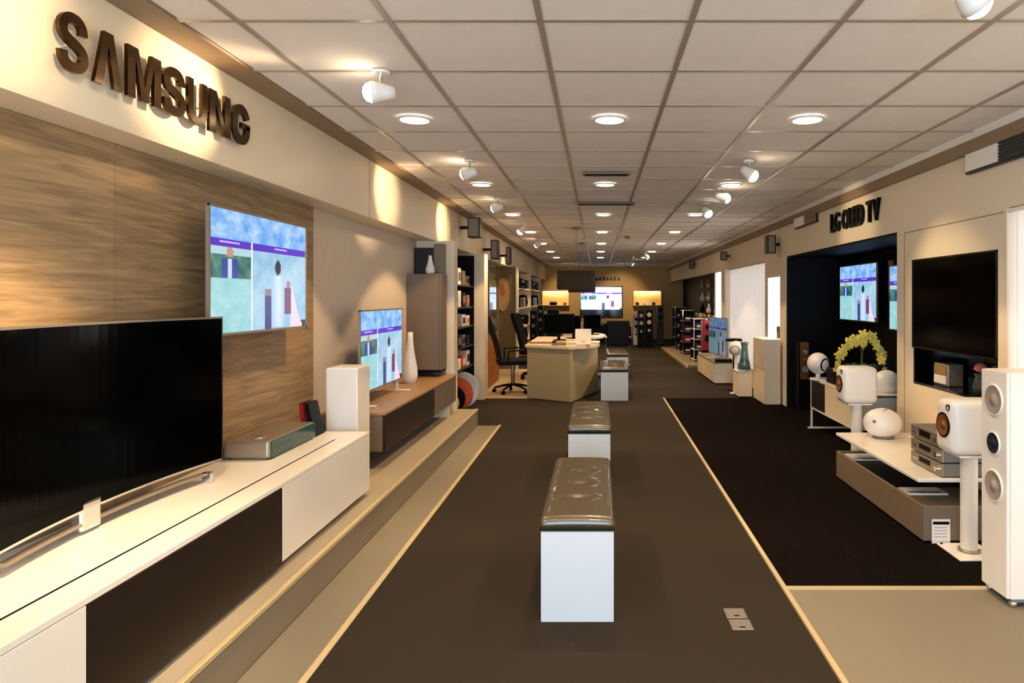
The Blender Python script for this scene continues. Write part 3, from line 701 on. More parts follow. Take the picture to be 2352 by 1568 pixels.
# ================================================================ BENCHES
def bench(px0, px1, y0, y1, lab, base=None):
    Yf = y0; x0 = (px0-VX)*Yf/F; x1 = (px1-VX)*Yf/F; wd = x1-x0; ln = y1-y0
    t = thing('bench', lab, 'bench', ((x0+x1)/2, (y0+y1)/2, 0), 0, 'white benches with tufted leather seats')
    obj('base', B(-wd/2, wd/2, -ln/2, ln/2, 0, .405, bev=.003), blueish, t, world=False)
    nx, ny = 20, 60; b = nb(); g = []
    tuf = [(0, -ln/2+ln*q) for q in (.28, .5, .72)]
    hw = wd/2+.004; hl = ln/2+.004
    for j in range(ny+1):
        r = []
        for i in range(nx+1):
            u = -1+2*i/nx; v = -1+2*j/ny
            x = hw*u; y = hl*v
            e = max(0, (abs(u)-.86)/.14)**2; e2 = max(0, (abs(v)-.965)/.035)**2
            z = .466-.018*min(1, e+e2)+.006*(1-u*u)
            for tx, ty in tuf:
                dx = (x-tx)/.055; dy = (y-ty)/.028; z -= .016*math.exp(-(dx*dx+dy*dy))
                z -= .004*math.exp(-((y-ty)/.02)**2)*math.exp(-(x/.10)**2)
            r.append(b.verts.new((x, y, z)))
        g.append(r)
    for j in range(ny):
        for i in range(nx): b.faces.new((g[j][i], g[j][i+1], g[j+1][i+1], g[j+1][i]))
    rim = [g[0][i] for i in range(nx+1)]+[g[j][nx] for j in range(1, ny+1)]+[g[ny][i] for i in range(nx-1, -1, -1)]+[g[j][0] for j in range(ny-1, 0, -1)]
    low = [b.verts.new((v.co.x*1.004, v.co.y*1.002, .411)) for v in rim]; n = len(rim)
    for i in range(n): b.faces.new((rim[i], low[i], low[(i+1) % n], rim[(i+1) % n]))
    b.faces.new(low); bmesh.ops.recalc_face_normals(b, faces=b.faces)
    p = obj('seat_pad', b, leather, t, world=False, smooth=True)
    for tx, ty in tuf: obj('button', sph(nb(), (tx, ty, .456), .010, .010, .004, 10, 6), black, p, world=False, smooth=True)
    return t
bench(1242, 1410, 3.05, 4.21, 'nearest white bench with long tufted dark leather seat')
bench(1305, 1402, 5.24, 6.48, 'second white bench directly behind the nearest one')
bench(1380, 1443, 9.62, 10.75, 'third white bench, beside the reception desk')
bench(1394, 1443, 12.1, 13.3, 'farthest white bench in front of the black chair')
# floor boxes
def fbox(px, py, lab):
    y = H*F/(py-VY); x = (px-VX)*y/F
    t = thing('floor_box', lab, 'floor socket', (x, y, 0), 0, 'square metal floor sockets')
    obj('frame', B(-.047, .047, -.047, .047, .0, .004, bev=.001), silver, t, world=False)
    obj('lid', B(-.038, .038, -.038, .038, .004, .006), grey, t, world=False)
    obj('lid_notch', B(-.012, .012, -.036, -.026, .006, .007), black, t, world=False)
fbox(1689, 1409, 'square floor socket, the farther of the pair on the carpet')
fbox(1702, 1435, 'square floor socket, the nearer of the pair on the carpet')

# ================================================================ RIGHT SIDE
# blind at the right edge
t = wthing('vertical_blind', 'white vertical blind at the right picture edge', 'blind', (XR+.03, 3.3, .12))
for k in range(20):
    y = 2.42+k*.0875; b = nb(); prism(b, [(XR+.012, y), (XR+.018, y+.045), (XR+.012, y+.09), (XR+.010, y+.09), (XR+.016, y+.045), (XR+.010, y)], 'z', .12, 1.97); obj('slat', b, sheer, t)
obj('head_rail', B(XR+.005, XR+.045, 2.41, 4.168, 1.97, 1.995), white, t)
# curtain
t = wthing('curtain', 'tall sheer white curtain over the right-hand window', 'curtain', (XR+.03, 11.6, .32))
b = nb(); n = 200; A = []; D = []
for i in range(n+1):
    y = 10.22+2.86*i/n; x = XR+.03+.018*math.sin(i*.9)+.01*math.sin(i*.37)
    A.append(b.verts.new((x, y, .32))); D.append(b.verts.new((x, y, 1.97)))
for i in range(n): b.faces.new((A[i], A[i+1], D[i+1], D[i]))
obj('fabric', b, sheer, t, smooth=True); obj('curtain_rail', B(XR+.005, XR+.055, 10.21, 13.09, 1.972, 1.995), white, t)
# built-in niche with television
t = wthing('display_niche', 'black display niche set into the cream right wall', 'niche', (XR+.15, 4.84, .774))
obj('back_panel', B(XR+.30, XR+.32, 4.262, 5.412, .774, 1.753), blackg, t)
obj('side_panel', B(XR+.005, XR+.30, 4.263, 4.278, .776, 1.751), blackg, t); obj('side_panel', B(XR+.005, XR+.30, 5.396, 5.411, .776, 1.751), blackg, t)
obj('bottom_panel', B(XR+.005, XR+.30, 4.278, 5.396, .776, .792), blackg, t); obj('top_panel', B(XR+.005, XR+.30, 4.278, 5.396, 1.736, 1.751), blackg, t)
flat_tv('dark switched-off television in the black wall niche', (XR-.004, 4.837, 1.06), -PI/2, 1.145, .69, lit=False, group='flat televisions', arm=.30, bez=.01)
t = wthing('table_radio', 'small gold and silver framed radio in the black niche', 'radio', (XR+.12, 5.14, .792))
obj('case', B(XR+.08, XR+.2, 5.03, 5.24, .792, .96, bev=.01, seg=2), silver, t)
obj('front_panel', B(XR+.072, XR+.08, 5.05, 5.22, .88, .94), gold, t); obj('grille', B(XR+.072, XR+.08, 5.05, 5.22, .81, .87), paper, t)
t = wthing('flower_vase', 'glass vase with one pink flower in the black niche', 'flower vase', (XR+.12, 4.66, .792))
obj('glass', lathe(nb(), [(0, 0), (.045, 0), (.055, .05), (.035, .12), (.048, .14), (.044, .14), (.031, .12), (.05, .05), (0, .01)], (XR+.12, 4.66, .792), n=20), glass, t, smooth=True)
obj('stem', cyl(nb(), (XR+.12, 4.66, .80), (XR+.11, 4.65, .95), .004, n=6), stemm, t)
fl = obj('flower', sph(nb(), (XR+.11, 4.65, .975), .04, .045, .035, 14, 10), pink, t, smooth=True)
for k in range(8):
    a = k*PI/4; obj('petal', sph(nb(), (XR+.11+.022*math.cos(a), 4.65+.035*math.sin(a), .965), .02, .026, .012, 8, 6), pink, fl, smooth=True)

# big tower speaker at the right edge
t = wthing('tower_speaker', 'large white three-driver tower speaker at the right picture edge', 'speaker', (2.06, 3.28, .006), 'floor speakers')
obj('cabinet', B(1.922, 2.26, 3.175, 3.39, .045, 1.102, bev=.004, seg=2), whitesp, t)
obj('front_baffle', B(1.905, 1.921, 3.177, 3.388, .047, 1.10, bev=.003), whitesp, t)
obj('plinth', B(1.93, 2.25, 3.18, 3.385, .03, .045), grey, t)
for x in (1.94, 2.24):
    for y in (3.19, 3.375): obj('foot', lathe(nb(), [(0, .006), (.010, .006), (.018, .018), (.018, .032), (0, .032)], (x, y, 0), n=14), chrome, t, smooth=True)
drivers(t, [(3.283, .96, .072)], ('x-', 1.905), whitesp, cone); drivers(t, [(3.283, .752, .052)], ('x-', 1.905), whitesp, bcone); drivers(t, [(3.283, .548, .072)], ('x-', 1.905), whitesp, cone)
# bookshelf speaker on round pole stand
def standmount(cx, cy, zt, lab, rz, base_z, standlab, grp='white speakers on round pole stands', lg=.29, wd=.21, ht=.305):
    """local: baffle faces -Y"""
    t = thing('bookshelf_speaker', lab, 'speaker', (cx, cy, zt), rz, 'white rounded bookshelf speakers')
    b = B(-wd/2, wd/2, -lg/2, lg/2, .0, ht, bev=.045, seg=4); obj('cabinet', b, whitesp, t, world=False, smooth=True)
    def dr(nm, z, r, rim, con, par):
        d = obj(nm, lathe(nb(), [(r*1.12, -.006), (r*1.12, .005), (r, .007), (r*.93, .001), (r*.93, -.006)], (0, -lg/2, z), (0, -1, 0), 28), rim, par, world=False, smooth=True)
        obj('cone', lathe(nb(), [(r*.95, .006), (r*.55, .001), (r*.3, .001), (r*.28, .006), (0, .009)], (0, -lg/2, z), (0, -1, 0), 24), con, d, world=False, smooth=True)
    dr('driver_surround', ht*.52, .063, black, cone2, t)
    obj('port', lathe(nb(), [(.018, -.003), (.018, .003), (.013, .003), (.013, -.003)], (.05, -lg/2, ht*.86), (0, -1, 0), 16), black, t, world=False)
    s = thing('speaker_stand', standlab, 'speaker stand', (cx, cy, base_z), rz, grp); h = zt-base_z
    obj('base_plate', B(-.13, .13, -.12, .12, 0, .012, bev=.004), whitesp, s, world=False)
    obj('pole', cyl(nb(), (0, 0, .012), (0, 0, h-.012), .045, n=28), whitesp, s, world=False, smooth=False)
    obj('collar', lathe(nb(), [(.046, .012), (.058, .013), (.058, .022), (.046, .026)], n=28), silver, s, world=False, smooth=True)
    obj('top_plate', B(-.09, .09, -.10, .10, h-.012, h, bev=.003), whitesp, s, world=False)
    for q in (-.1, .1): obj('bolt', cyl(nb(), (-.11, q, .012), (-.11, q, .018), .008, n=8), black, s, world=False)
standmount(2.10, 3.86, .575, 'white rounded speaker with copper cone behind the big tower speaker', -PI/2, .008, 'white round pole stand under the near rounded speaker')
standmount(2.17, 5.72, .575, 'white rounded speaker in front of the yellow orchid', -PI/2, .008, 'white pole stand reaching down behind the white egg speaker')
# white shelf and grey low unit
t = wthing('low_shelf', 'thin white shelf board carrying the stacked silver hi-fi', 'shelf', (2.2, 4.75, .35))
obj('board', B(1.905, 2.498, 4.06, 5.46, .352, .374, bev=.003), white, t)
obj('wall_support', B(2.40, 2.498, 4.08, 5.44, .25, .352), white, t)
t = wthing('low_unit', 'long grey-brown floor unit below the white shelf board', 'low unit', (2.15, 4.7, .008))
obj('body', B(1.932, 2.46, 4.03, 5.46, .02, .2), greyc, t)
obj('front_panel', B(1.914, 1.931, 4.03, 5.46, .022, .225, bev=.002), greyc2, t)
obj('end_panel', B(1.914, 2.46, 4.012, 4.029, .022, .225, bev=.002), greyc, t)
obj('end_panel', B(1.914, 2.46, 5.461, 5.475, .022, .225), greyc, t)
obj('top_panel', B(1.932, 2.46, 4.03, 4.45, .2, .214), greyc, t)
obj('inner_tray', B(1.95, 2.44, 4.46, 5.44, .2, .206), black, t)
obj('plinth', B(1.96, 2.44, 4.06, 5.43, .008, .02), black, t)
t = wthing('price_card', 'white price card on the end of the grey low unit', 'sign', (2.03, 4.011, .05))
a0 = at(2140, 1192, 4.011); a1 = at(2182, 1250, 4.011)
obj('card', B(a0.x, a1.x, 4.008, 4.0115, a1.z, a0.z), paper, t); obj('print', B(a0.x+.006, a1.x-.006, 4.007, 4.008, a0.z-.03, a0.z-.013), black, t)
for k in range(4): obj('print_line', B(a0.x+.012, a1.x-.02, 4.0072, 4.008, a0.z-.05-.018*k, a0.z-.047-.018*k), grey, t)
def booklet(x0, x1, y0, y1, z, lab):
    t = wthing('brochure', lab, 'brochure', ((x0+x1)/2, (y0+y1)/2, z), 'white brochures on the low unit')
    obj('pages', B(x0, x1, y0, y1, z, z+.008), paper, t); obj('cover_print', B(x0+.02, x1-.02, y0+.02, y0+.06, z+.008, z+.009), grey, t)
booklet(1.95, 2.20, 4.28, 4.43, .214, 'white brochure at the near end of the grey low unit')
booklet(1.96, 2.20, 5.22, 5.42, .206, 'pale brochure at the far end of the grey low unit')
# silver hi-fi stack
for k, (h0, h1) in enumerate(((.380, .455), (.463, .538), (.546, .628))):
    t = wthing('hifi_component', '%s silver hi-fi component of the stack on the white shelf' % ['bottom', 'middle', 'top'][k], 'hi-fi component', (2.2, 4.28, h0-.006), 'stacked silver hi-fi components')
    obj('case', B(2.072, 2.36, 4.085, 4.475, h0, h1, bev=.003), grey, t)
    obj('front_plate', B(2.056, 2.073, 4.08, 4.48, h0, h1, bev=.003), silver, t)
    obj('display', B(2.053, 2.056, 4.22, 4.36, h0+.03, h1-.015), black, t)
    obj('knob', cyl(nb(), (2.04, 4.13, (h0+h1)/2), (2.056, 4.13, (h0+h1)/2), .016, n=16), chrome, t)
    for y in (4.40, 4.43): obj('button', B(2.051, 2.056, y-.008, y+.008, h0+.03, h0+.045), chrome, t)
    for x in (2.10, 2.33):
        for y in (4.12, 4.44): obj('foot', cyl(nb(), (x, y, h0-.008), (x, y, h0), .012, n=8), black, t)
# white egg-shaped speaker on the shelf
t = wthing('egg_speaker', 'large white helmet-shaped speaker lying on the white shelf board', 'speaker', (2.19, 5.25, .374), 'white ball and egg speakers')
obj('shell', sph(nb(), (2.19, 5.25, .490), .142, .13, .112, 28, 18), whitesp, t, smooth=True)
obj('seam_ring', lathe(nb(), [(.100, -.003), (.106, 0), (.100, .003)], (2.225, 5.21, .50), (.6, -.75, .15), 32), cone, t, smooth=True)
obj('base_ring', lathe(nb(), [(0, 0), (.075, 0), (.08, .012), (.06, .02), (0, .02)], (2.20, 5.25, .374), n=24), grey, t, smooth=True)
obj('button', cyl(nb(), (2.09, 5.16, .515), (2.10, 5.17, .515), .012, n=12), greyc2, t)
# white framed low cabinet in the alcove
FX = 2.36
t = wthing('framed_cabinet', 'white framed low cabinet at the edge of the black alcove', 'cabinet', (2.55, 6.9, .01))
for y in (6.15, 7.55):
    for x in (FX, 2.80): obj('leg', B(x, x+.018, y, y+.018, .012, .565), white, t)
for z in (.23, .547):
    for x in (FX, 2.80): obj('rail', B(x, x+.018, 6.168, 7.55, z, z+.018), white, t)
for y in (6.15, 7.55): obj('foot_rail', B(FX-.03, 2.84, y-.01, y+.028, .008, .022), white, t)
obj('box', B(FX+.02, 2.80, 6.17, 7.55, .25, .545), white, t)
obj('front_panel', B(FX+.003, FX+.02, 6.17, 7.10, .25, .545, bev=.002), cream, t)
obj('front_panel', B(FX+.003, FX+.02, 7.105, 7.55, .25, .545, bev=.002), darkw, t, label='dark speaker-cloth front panel')
obj('top', B(FX, 2.82, 6.15, 7.57, .565, .572), white, t)
def ball(px, py, Y, r, z0, lab, facing, grp='white ball and egg speakers', cap=True, stand=True):
    c = at(px, py, Y); t = wthing('ball_speaker', lab, 'speaker', (c.x, c.y, z0), grp)
    obj('shell', sph(nb(), c, r, r, r, 24, 16), whitesp, t, smooth=True)
    d = Vector(facing).normalized()
    dr = obj('driver_ring', lathe(nb(), [(r*.62, r*.76), (r*.60, r*.83), (r*.5, r*.87), (r*.46, r*.80)], c, d, 24), black if cap else greyc2, t, smooth=True)
    obj('cone', lathe(nb(), [(r*.47, r*.84), (r*.2, r*.80), (0, r*.86)], c, d, 20), cone2 if not cap else black, dr, smooth=True)
    if stand:
        obj('pole', cyl(nb(), (c.x, c.y, z0+.01), (c.x, c.y, c.z-r*.9), .025, n=16), whitesp, t)
        obj('base', cyl(nb(), (c.x, c.y, z0), (c.x, c.y, z0+.012), .09, n=24), whitesp, t)
    return t
ball(1879, 834, 7.35, .115, .572, 'white ball speaker on a stalk on the framed cabinet', (.5, -.8, -.1))
ball(2036, 880, 6.38, .125, .572, 'white ball speaker half hidden by the alcove edge', (-.2, .9, 0))
c = at(1907, 855, 7.2)
t = wthing('center_speaker', 'black box speaker beside the white ball on the framed cabinet', 'speaker', (c.x+.05, 7.1, .572))
obj('cabinet', B(c.x-.07, c.x+.20, 6.85, 7.12, .572, .73, bev=.008), black, t); obj('grille', B(c.x-.05, c.x+.18, 6.842, 6.85, .59, .715), darkw, t)
# orchid
ob = (2.585, 6.72, .572)
t = wthing('potted_orchid', 'yellow arching orchid in the black alcove', 'potted plant', ob)
obj('pot', lathe(nb(), [(0, 0), (.06, 0), (.085, .11), (.09, .12), (.08, .12), (.075, .10), (0, .095)], ob, n=24), black, t, smooth=True)
fme = None
def petal_flower(par, c, s, rot):
    global fme
    if fme is None:
        b = nb()
        for k in range(5):
            a = 2*PI*k/5+.3; d = Vector((math.cos(a), 0, math.sin(a))); n_ = Vector((-math.sin(a), 0, math.cos(a)))
            pts = [Vector((0, 0, 0)), d*.5+n_*.33+Vector((0, -.1, 0)), d*1.0+n_*.2+Vector((0, .05, 0)), d*1.08+Vector((0, .1, 0)), d*1.0-n_*.2+Vector((0, .05, 0)), d*.5-n_*.33+Vector((0, -.1, 0))]
            vs = [b.verts.new(p) for p in pts]; mid = b.verts.new(d*.55+Vector((0, -.16, 0)))
            for q in range(6): b.faces.new((mid, vs[q], vs[(q+1) % 6]))
        sph(b, (0, -.15, -.05), .16, .2, .14, 8, 6)
        fme = bpy.data.meshes.new('flower'); b.to_mesh(fme); b.free(); fme.materials.append(yellow)
    o = bpy.data.objects.new('flower', fme); C.objects.link(o); o.parent = par; o.location = Vector(c)-worldloc(par); o.scale = (s, s, s); o.rotation_euler = rot
for si, (ps) in enumerate(([(0, 0, .1), (.02, -.02, .34), (.0, -.04, .49), (-.10, -.05, .50), (-.20, -.05, .44), (-.27, -.05, .33), (-.30, -.05, .22)], [(0, 0, .1), (.01, -.01, .30), (.0, -.03, .52), (.07, -.05, .56), (.15, -.06, .47), (.21, -.06, .34), (.24, -.06, .20)])):
    P = [Vector(ob)+Vector((p[0]*.86, p[1]*.86, p[2]*.92)) for p in ps]; Q = []
    for i in range(len(P)-1):
        for k in range(5): 
            p0 = P[max(i-1, 0)]; p1 = P[i]; p2 = P[i+1]; p3 = P[min(i+2, len(P)-1)]; u = k/5
            Q.append(.5*((2*p1)+(p2-p0)*u+(2*p0-5*p1+4*p2-p3)*u*u+(3*p1-p0-3*p2+p3)*u**3))
    Q.append(P[-1]); stm = obj('stem', tube(nb(), Q, .004, 6), stemm, t)
    for i in range(9, len(Q)):
        petal_flower(stm, Q[i]+Vector((random.uniform(-.02, .02), -.03+random.uniform(-.02, .02), random.uniform(-.025, .02))), random.uniform(.040, .052) if i < len(Q)-4 else .026, (random.uniform(-.4, .4), random.uniform(-3, 3), random.uniform(-.5, .5)))
for k in range(7):
    a = k*2*PI/7; b = nb(); L_ = .20
    pts = [(Vector(ob)+Vector((math.cos(a)*L_*q, math.sin(a)*L_*q, .11+.12*math.sin(q*2.4)))) for q in (0, .25, .5, .75, 1)]
    wds = (.012, .03, .034, .026, .003); n_ = Vector((-math.sin(a), math.cos(a), 0)); up = Vector((0, 0, .004))
    L1 = [b.verts.new(p+n_*w_) for p, w_ in zip(pts, wds)]; R1 = [b.verts.new(p-n_*w_) for p, w_ in zip(pts, wds)]; M1 = [b.verts.new(p-up*2) for p in pts]
    for q in range(4): b.faces.new((L1[q], L1[q+1], M1[q+1], M1[q])); b.faces.new((M1[q], M1[q+1], R1[q+1], R1[q]))
    obj('leaf', b, leafm, t, smooth=True)
# screens in the alcove
flat_tv('lit television deep in the black alcove, above the orchid', (3.10, 8.15, 1.172), -PI/2, 1.16, .68, arm=.10)
flat_tv('second lit television in the alcove, cut by the cream column', (3.10, 6.66, 1.112), -PI/2, 1.18, .68, arm=.10)
t = wthing('hanging_label', 'narrow gold card between the two alcove televisions', 'card', (3.15, 7.42, 1.5))
obj('card', B(3.18, 3.199, 7.37, 7.47, 1.50, 1.86), gold, t)
c = at(1840, 825, 8.95)
t = wthing('tower_speaker', 'slim black tower speaker with bronze front in the alcove corner', 'speaker', (c.x, 8.95, .008), 'floor speakers')
obj('cabinet', B(c.x-.075, c.x+.075, 8.80, 9.04, .01, .89, bev=.005), black, t); obj('front_baffle', B(c.x-.055, c.x+.055, 8.79, 8.80, .40, .88, bev=.003), cone2, t)
drivers(t, [(c.x, .76, .035), (c.x, .53, .045)], ('y-', 8.79), black, cone); obj('tweeter', sph(nb(), (c.x, 8.79, .66), .02, .01, .02, 12, 8), gold, t, smooth=True)

# ---- right side beyond alcove
t = wthing('plinth_cabinet', 'tall cream display cabinet standing beside the black alcove', 'cabinet', (2.29, 9.5, 0))
obj('body', B(2.266, 2.47, 9.22, 9.88, .01, .885, bev=.003), cream, t)
obj('drawer_front', B(2.25, 2.265, 9.225, 9.875, .015, .47, bev=.002), cream, t); obj('drawer_front', B(2.25, 2.265, 9.225, 9.875, .48, .882, bev=.002), cream, t)
t = wthing('display_block', 'low cream display block left of the tall cream cabinet', 'display block', (2.09, 10.1, 0))
obj('body', B(2.04, 2.24, 9.90, 10.3, .02, .37, bev=.003), cream, t); obj('plinth', B(2.05, 2.23, 9.92, 10.28, 0, .02), black, t); obj('top', B(2.035, 2.245, 9.895, 10.31, .37, .38), white, t)
t = wthing('glass_vase', 'greenish clear glass vase on the low cream block', 'vase', (2.155, 10.02, .38))
obj('glass', lathe(nb(), [(0, 0), (.09, 0), (.095, .02), (.06, .2), (.045, .36), (.06, .42), (.055, .42), (.04, .36), (.054, .2), (.085, .03), (0, .02)], (2.155, 10.02, .38), n=24), tealt, t, smooth=True)
ball(1690, 800, 10.3, .115, .008, 'white ball speaker on floor stalk in front of the curtain', (-.3, -.9, -.2), cap=False)
c = at(1690, 782, 10.6); t = wthing('side_table', 'small black disc table behind the far ball speaker', 'side table', (c.x, 10.75, 0))
obj('table_top', lathe(nb(), [(0, 0), (.13, 0), (.135, .02), (.12, .04), (0, .04)], (c.x, 10.75, .77), n=28), black, t, smooth=True); obj('leg', cyl(nb(), (c.x, 10.75, .015), (c.x, 10.75, .77), .018), black, t); obj('base', cyl(nb(), (c.x, 10.75, 0), (c.x, 10.75, .015), .11, n=24), black, t)
t = wthing('wall_control', 'small brown panel on the post beside the lit narrow window', 'control panel', (XR-.015, 9.40, .88)); obj('case', B(XR-.02, XR, 9.36, 9.46, .89, 1.06), greyc2, t); obj('display', B(XR-.022, XR-.02, 9.38, 9.44, .98, 1.04), black, t)
t = wthing('low_cabinet', 'low cream television cabinet on the far right', 'cabinet', (2.1, 12.2, 0))
obj('body', B(1.965, 2.28, 11.45, 13.3, .02, .35, bev=.003), cream, t)
obj('front_panel', B(1.948, 1.964, 11.45, 12.36, .03, .345, bev=.002), cream, t); obj('front_panel', B(1.948, 1.964, 12.37, 13.3, .03, .345, bev=.002), cream, t); obj('top', B(1.945, 2.28, 11.44, 13.31, .35, .365), greyc2, t); obj('plinth', B(1.98, 2.26, 11.47, 13.28, 0, .02), black, t)
t = flat_tv('dim bluish television on the low cream cabinet on the far right', (2.12, 12.05, .365), -PI/2+.12, 1.10, .66, z0=.08, foot=.35, res=(64, 36), dim=.3)
t = wthing('sound_bar', 'black soundbar with silver edge before the far right television', 'sound bar', (2.1, 11.55, .365)); obj('body', B(1.98, 2.26, 11.46, 11.55, .366, .43, bev=.008), black, t); obj('edge_strip', B(1.98, 2.26, 11.45, 11.46, .42, .432), chrome, t)
# far dark display: headphones, racks, red tower
def headphones(x, y, z, s, m, lab):
    t = wthing('headphones', lab, 'headphones', (x, y, z-s*1.2), 'headphones hanging on the black display wall')
    obj('headband', tube(nb(), [(x, y+s*.9*math.cos(a*PI/10), z+s*math.sin(a*PI/10)) for a in range(11)], s*.17, 8), m, t, smooth=True)
    for q in (-1, 1): obj('ear_cup', sph(nb(), (x, y+q*s*.95, z-s*.2), s*.38, s*.34, s*.6, 12, 8), m, t, smooth=True)
    obj('hook', cyl(nb(), (x, y, z+s*.95), (3.0, y, z+s*.95), s*.06, n=6), chrome, t)
hp = 0
for r, z in enumerate((1.78, 1.46, 1.16)):
    for k in range(4):
        headphones(2.80, 15.1+k*1.05, z, .13, [paper, black, cone2, silver][(r+k) % 4], '%s headphones, %s row of the black display wall, %s from the window' % (['white', 'black', 'copper', 'silver'][(r+k) % 4], ['top', 'middle', 'lowest'][r], ['first', 'second', 'third', 'fourth'][k]))
def rack(x0, x1, y0, y1, h, n, lab, shelfm, goods, boxn):
    t = wthing('display_rack', lab, 'display rack', ((x0+x1)/2, (y0+y1)/2, .05), 'black display racks by the display wall')
    obj('back_panel', B(x1-.02, x1, y0, y1, .05, h), black, t)
    for y in (y0, y1-.02): obj('side_panel', B(x0, x1-.02, y, y+.02, .05, h), black, t) if y != y0 else [obj('upright', B(xx, xx+.02, y, y+.02, .05, h), chrome, t) for xx in (x0, x1-.04)]
    zs = [.08+(h-.1)*k/n for k in range(n+1)]
    for z in zs: obj('shelf', B(x0+.002, x1-.02, y0+.02, y1-.02, z, z+.02), shelfm, t)
    for k, z in enumerate(zs[:-1]):
        q = wthing('boxed_product', '%s on shelf %s from the floor of %s' % (boxn, ['one', 'two', 'three', 'four', 'five'][k], lab), 'box', ((x0+x1)/2, (y0+y1)/2, z+.02), 'boxed goods on the racks')
        obj('carton', B(x0+.04, x1-.06, y0+.06, y1-.08, z+.02, z+.02+(h-.1)/n*.62, bev=.004), goods[k % len(goods)], q)
        obj('label_panel', B(x0+.08, x1-.12, y0+.056, y0+.06, z+.05, z+.1), paper, q)
rack(2.10, 2.42, 14.95, 15.45, 1.0, 4, 'nearest black rack with pale shelves', paper, [black, darkw], 'black carton')
rack(2.10, 2.42, 16.9, 17.5, 1.15, 4, 'middle black rack with steel posts', grey, [black, red, darkw], 'dark carton')
rack(2.10, 2.42, 18.6, 19.2, 1.2, 4, 'farthest black rack with steel posts', grey, [darkw, black], 'brown carton')
t = wthing('tower_speaker', 'glossy dark red tower speaker by the nearest black rack', 'speaker', (2.5, 14.8, .05), 'floor speakers')
obj('cabinet', B(2.20, 2.43, 14.3, 14.6, .34, .98, bev=.02, seg=3), red, t); obj('plinth', B(2.18, 2.45, 14.28, 14.62, .30, .34), black, t); drivers(t, [(2.315, .84, .07), (2.315, .6, .08)], ('y-', 14.3), red, black)
t['label'] = 'glossy dark red speaker on a cream block by the nearest black rack'; t['category'] = 'speaker'; t.location = t.location
t = wthing('display_block', 'cream block carrying the dark red speaker', 'display block', (2.3, 14.45, 0)); obj('body', B(2.16, 2.47, 14.25, 14.65, .051, .285, bev=.003), cream, t); obj('top', B(2.155, 2.475, 14.245, 14.66, .285, .30), white, t)
t = wthing('display_counter', 'black counter with small silver gadgets below the headphones', 'counter', (2.75, 16.5, .05)); obj('body', B(2.6, 2.98, 14.9, 19.4, .051, .90), black, t); obj('top', B(2.58, 2.985, 14.88, 19.42, .90, .93), greyc2, t)
for k in range(6):
    y = 15.1+.7*k; q = wthing('gadget', 'small %s gadget on the black counter, %s from the window' % (['silver', 'white', 'gold'][k % 3], ['first', 'second', 'third', 'fourth', 'fifth', 'last'][k]), 'gadget', (2.7, y, .93), 'gadgets on the black counter')
    obj('body', lathe(nb(), [(0, 0), (.07, 0), (.08, .06), (.05, .12), (0, .125)], (2.72, y, .93), n=16), [silver, paper, gold][k % 3], q, smooth=True); obj('button', sph(nb(), (2.72, y, 1.058), .02, .02, .01, 8, 6), black, q)

# ================================================================ DESK AREA
t = wthing('reception_desk', 'cream reception desk with angled front in the middle of the shop', 'desk', (-.6, 10.4, 0))
def quadpanel(p, q, z0, z1, th=.03):
    b = nb(); p = Vector(p); q = Vector(q); d = (q-p).normalized(); n_ = Vector((-d.y, d.x))*th
    prism(b, [tuple(p), tuple(q), tuple(q+n_), tuple(p+n_)], 'z', z0, z1); return b
obj('front_panel', quadpanel((-1.02, 9.86), (-.372, 9.42), .01, .74), greyc2 if False else mat('desk_beige', (178, 158, 118), .5, var=.03), t)
obj('front_panel', quadpanel((-.370, 9.42), (-.15, 10.1), .01, .72), mat('desk_beige', (178, 158, 118)), t)
obj('side_panel', quadpanel((-1.0, 11.9), (-1.02, 9.90), .01, .72), mat('desk_beige', (178, 158, 118)), t)
b = nb(); pts = [(-1.05, 9.84), (-.40, 9.40), (-.17, 9.5)]+[(-.25+.28*math.cos(a), 10.05+.48*math.sin(a)) for a in [x_*PI/10-1.2 for x_ in range(9)]]+[(-.25, 10.6), (-.45, 11.95), (-1.05, 11.95)]
prism(b, pts, 'z', .74, .775); obj('desk_top', b, mat('desk_top_beige', (226, 204, 170), .4, var=.03), t)
obj('inner_panel', quadpanel((-.15, 10.12), (-.0, 10.55), .01, .74), mat('desk_beige', (178, 158, 118)), t)
def monitor(x, y, z, wd, ht, rz, lab):
    t = thing('computer_monitor', lab, 'monitor', (x, y, z), rz, 'computer monitors on the desks')
    obj('housing', B(-wd/2, wd/2, 0, .03, .10, .10+ht, bev=.005), black, t, world=False); obj('screen', B(-wd/2+.012, wd/2-.012, -.003, 0, .115, .09+ht), scrblk, t, world=False)
    obj('neck', B(-.025, .025, .01, .035, .01, .14), black, t, world=False); obj('base', B(-.11, .11, -.07, .11, 0, .012, bev=.003), black, t, world=False)
monitor(-.62, 10.9, .775, .50, .32, .15, 'black computer monitor at the left rear of the desk')
monitor(-.42, 11.4, .775, .40, .28, -.9, 'black computer monitor turned sideways on the desk')
t = wthing('paper_tray', 'flat wooden tray with papers on the left of the desk', 'tray', (-.85, 10.2, .775))
obj('tray', B(-1.02, -.62, 10.1, 10.45, .776, .80, bev=.004), orangew, t); obj('papers', B(-.99, -.66, 10.12, 10.42, .80, .815), paper, t)
t = wthing('desk_telephone', 'small dark telephone near the front edge of the desk', 'telephone', (-.56, 9.78, .775))
obj('body', B(-.66, -.46, 9.70, 9.88, .776, .81, bev=.006), greyc, t); obj('handset', B(-.65, -.61, 9.70, 9.88, .81, .84, bev=.01), black, t)
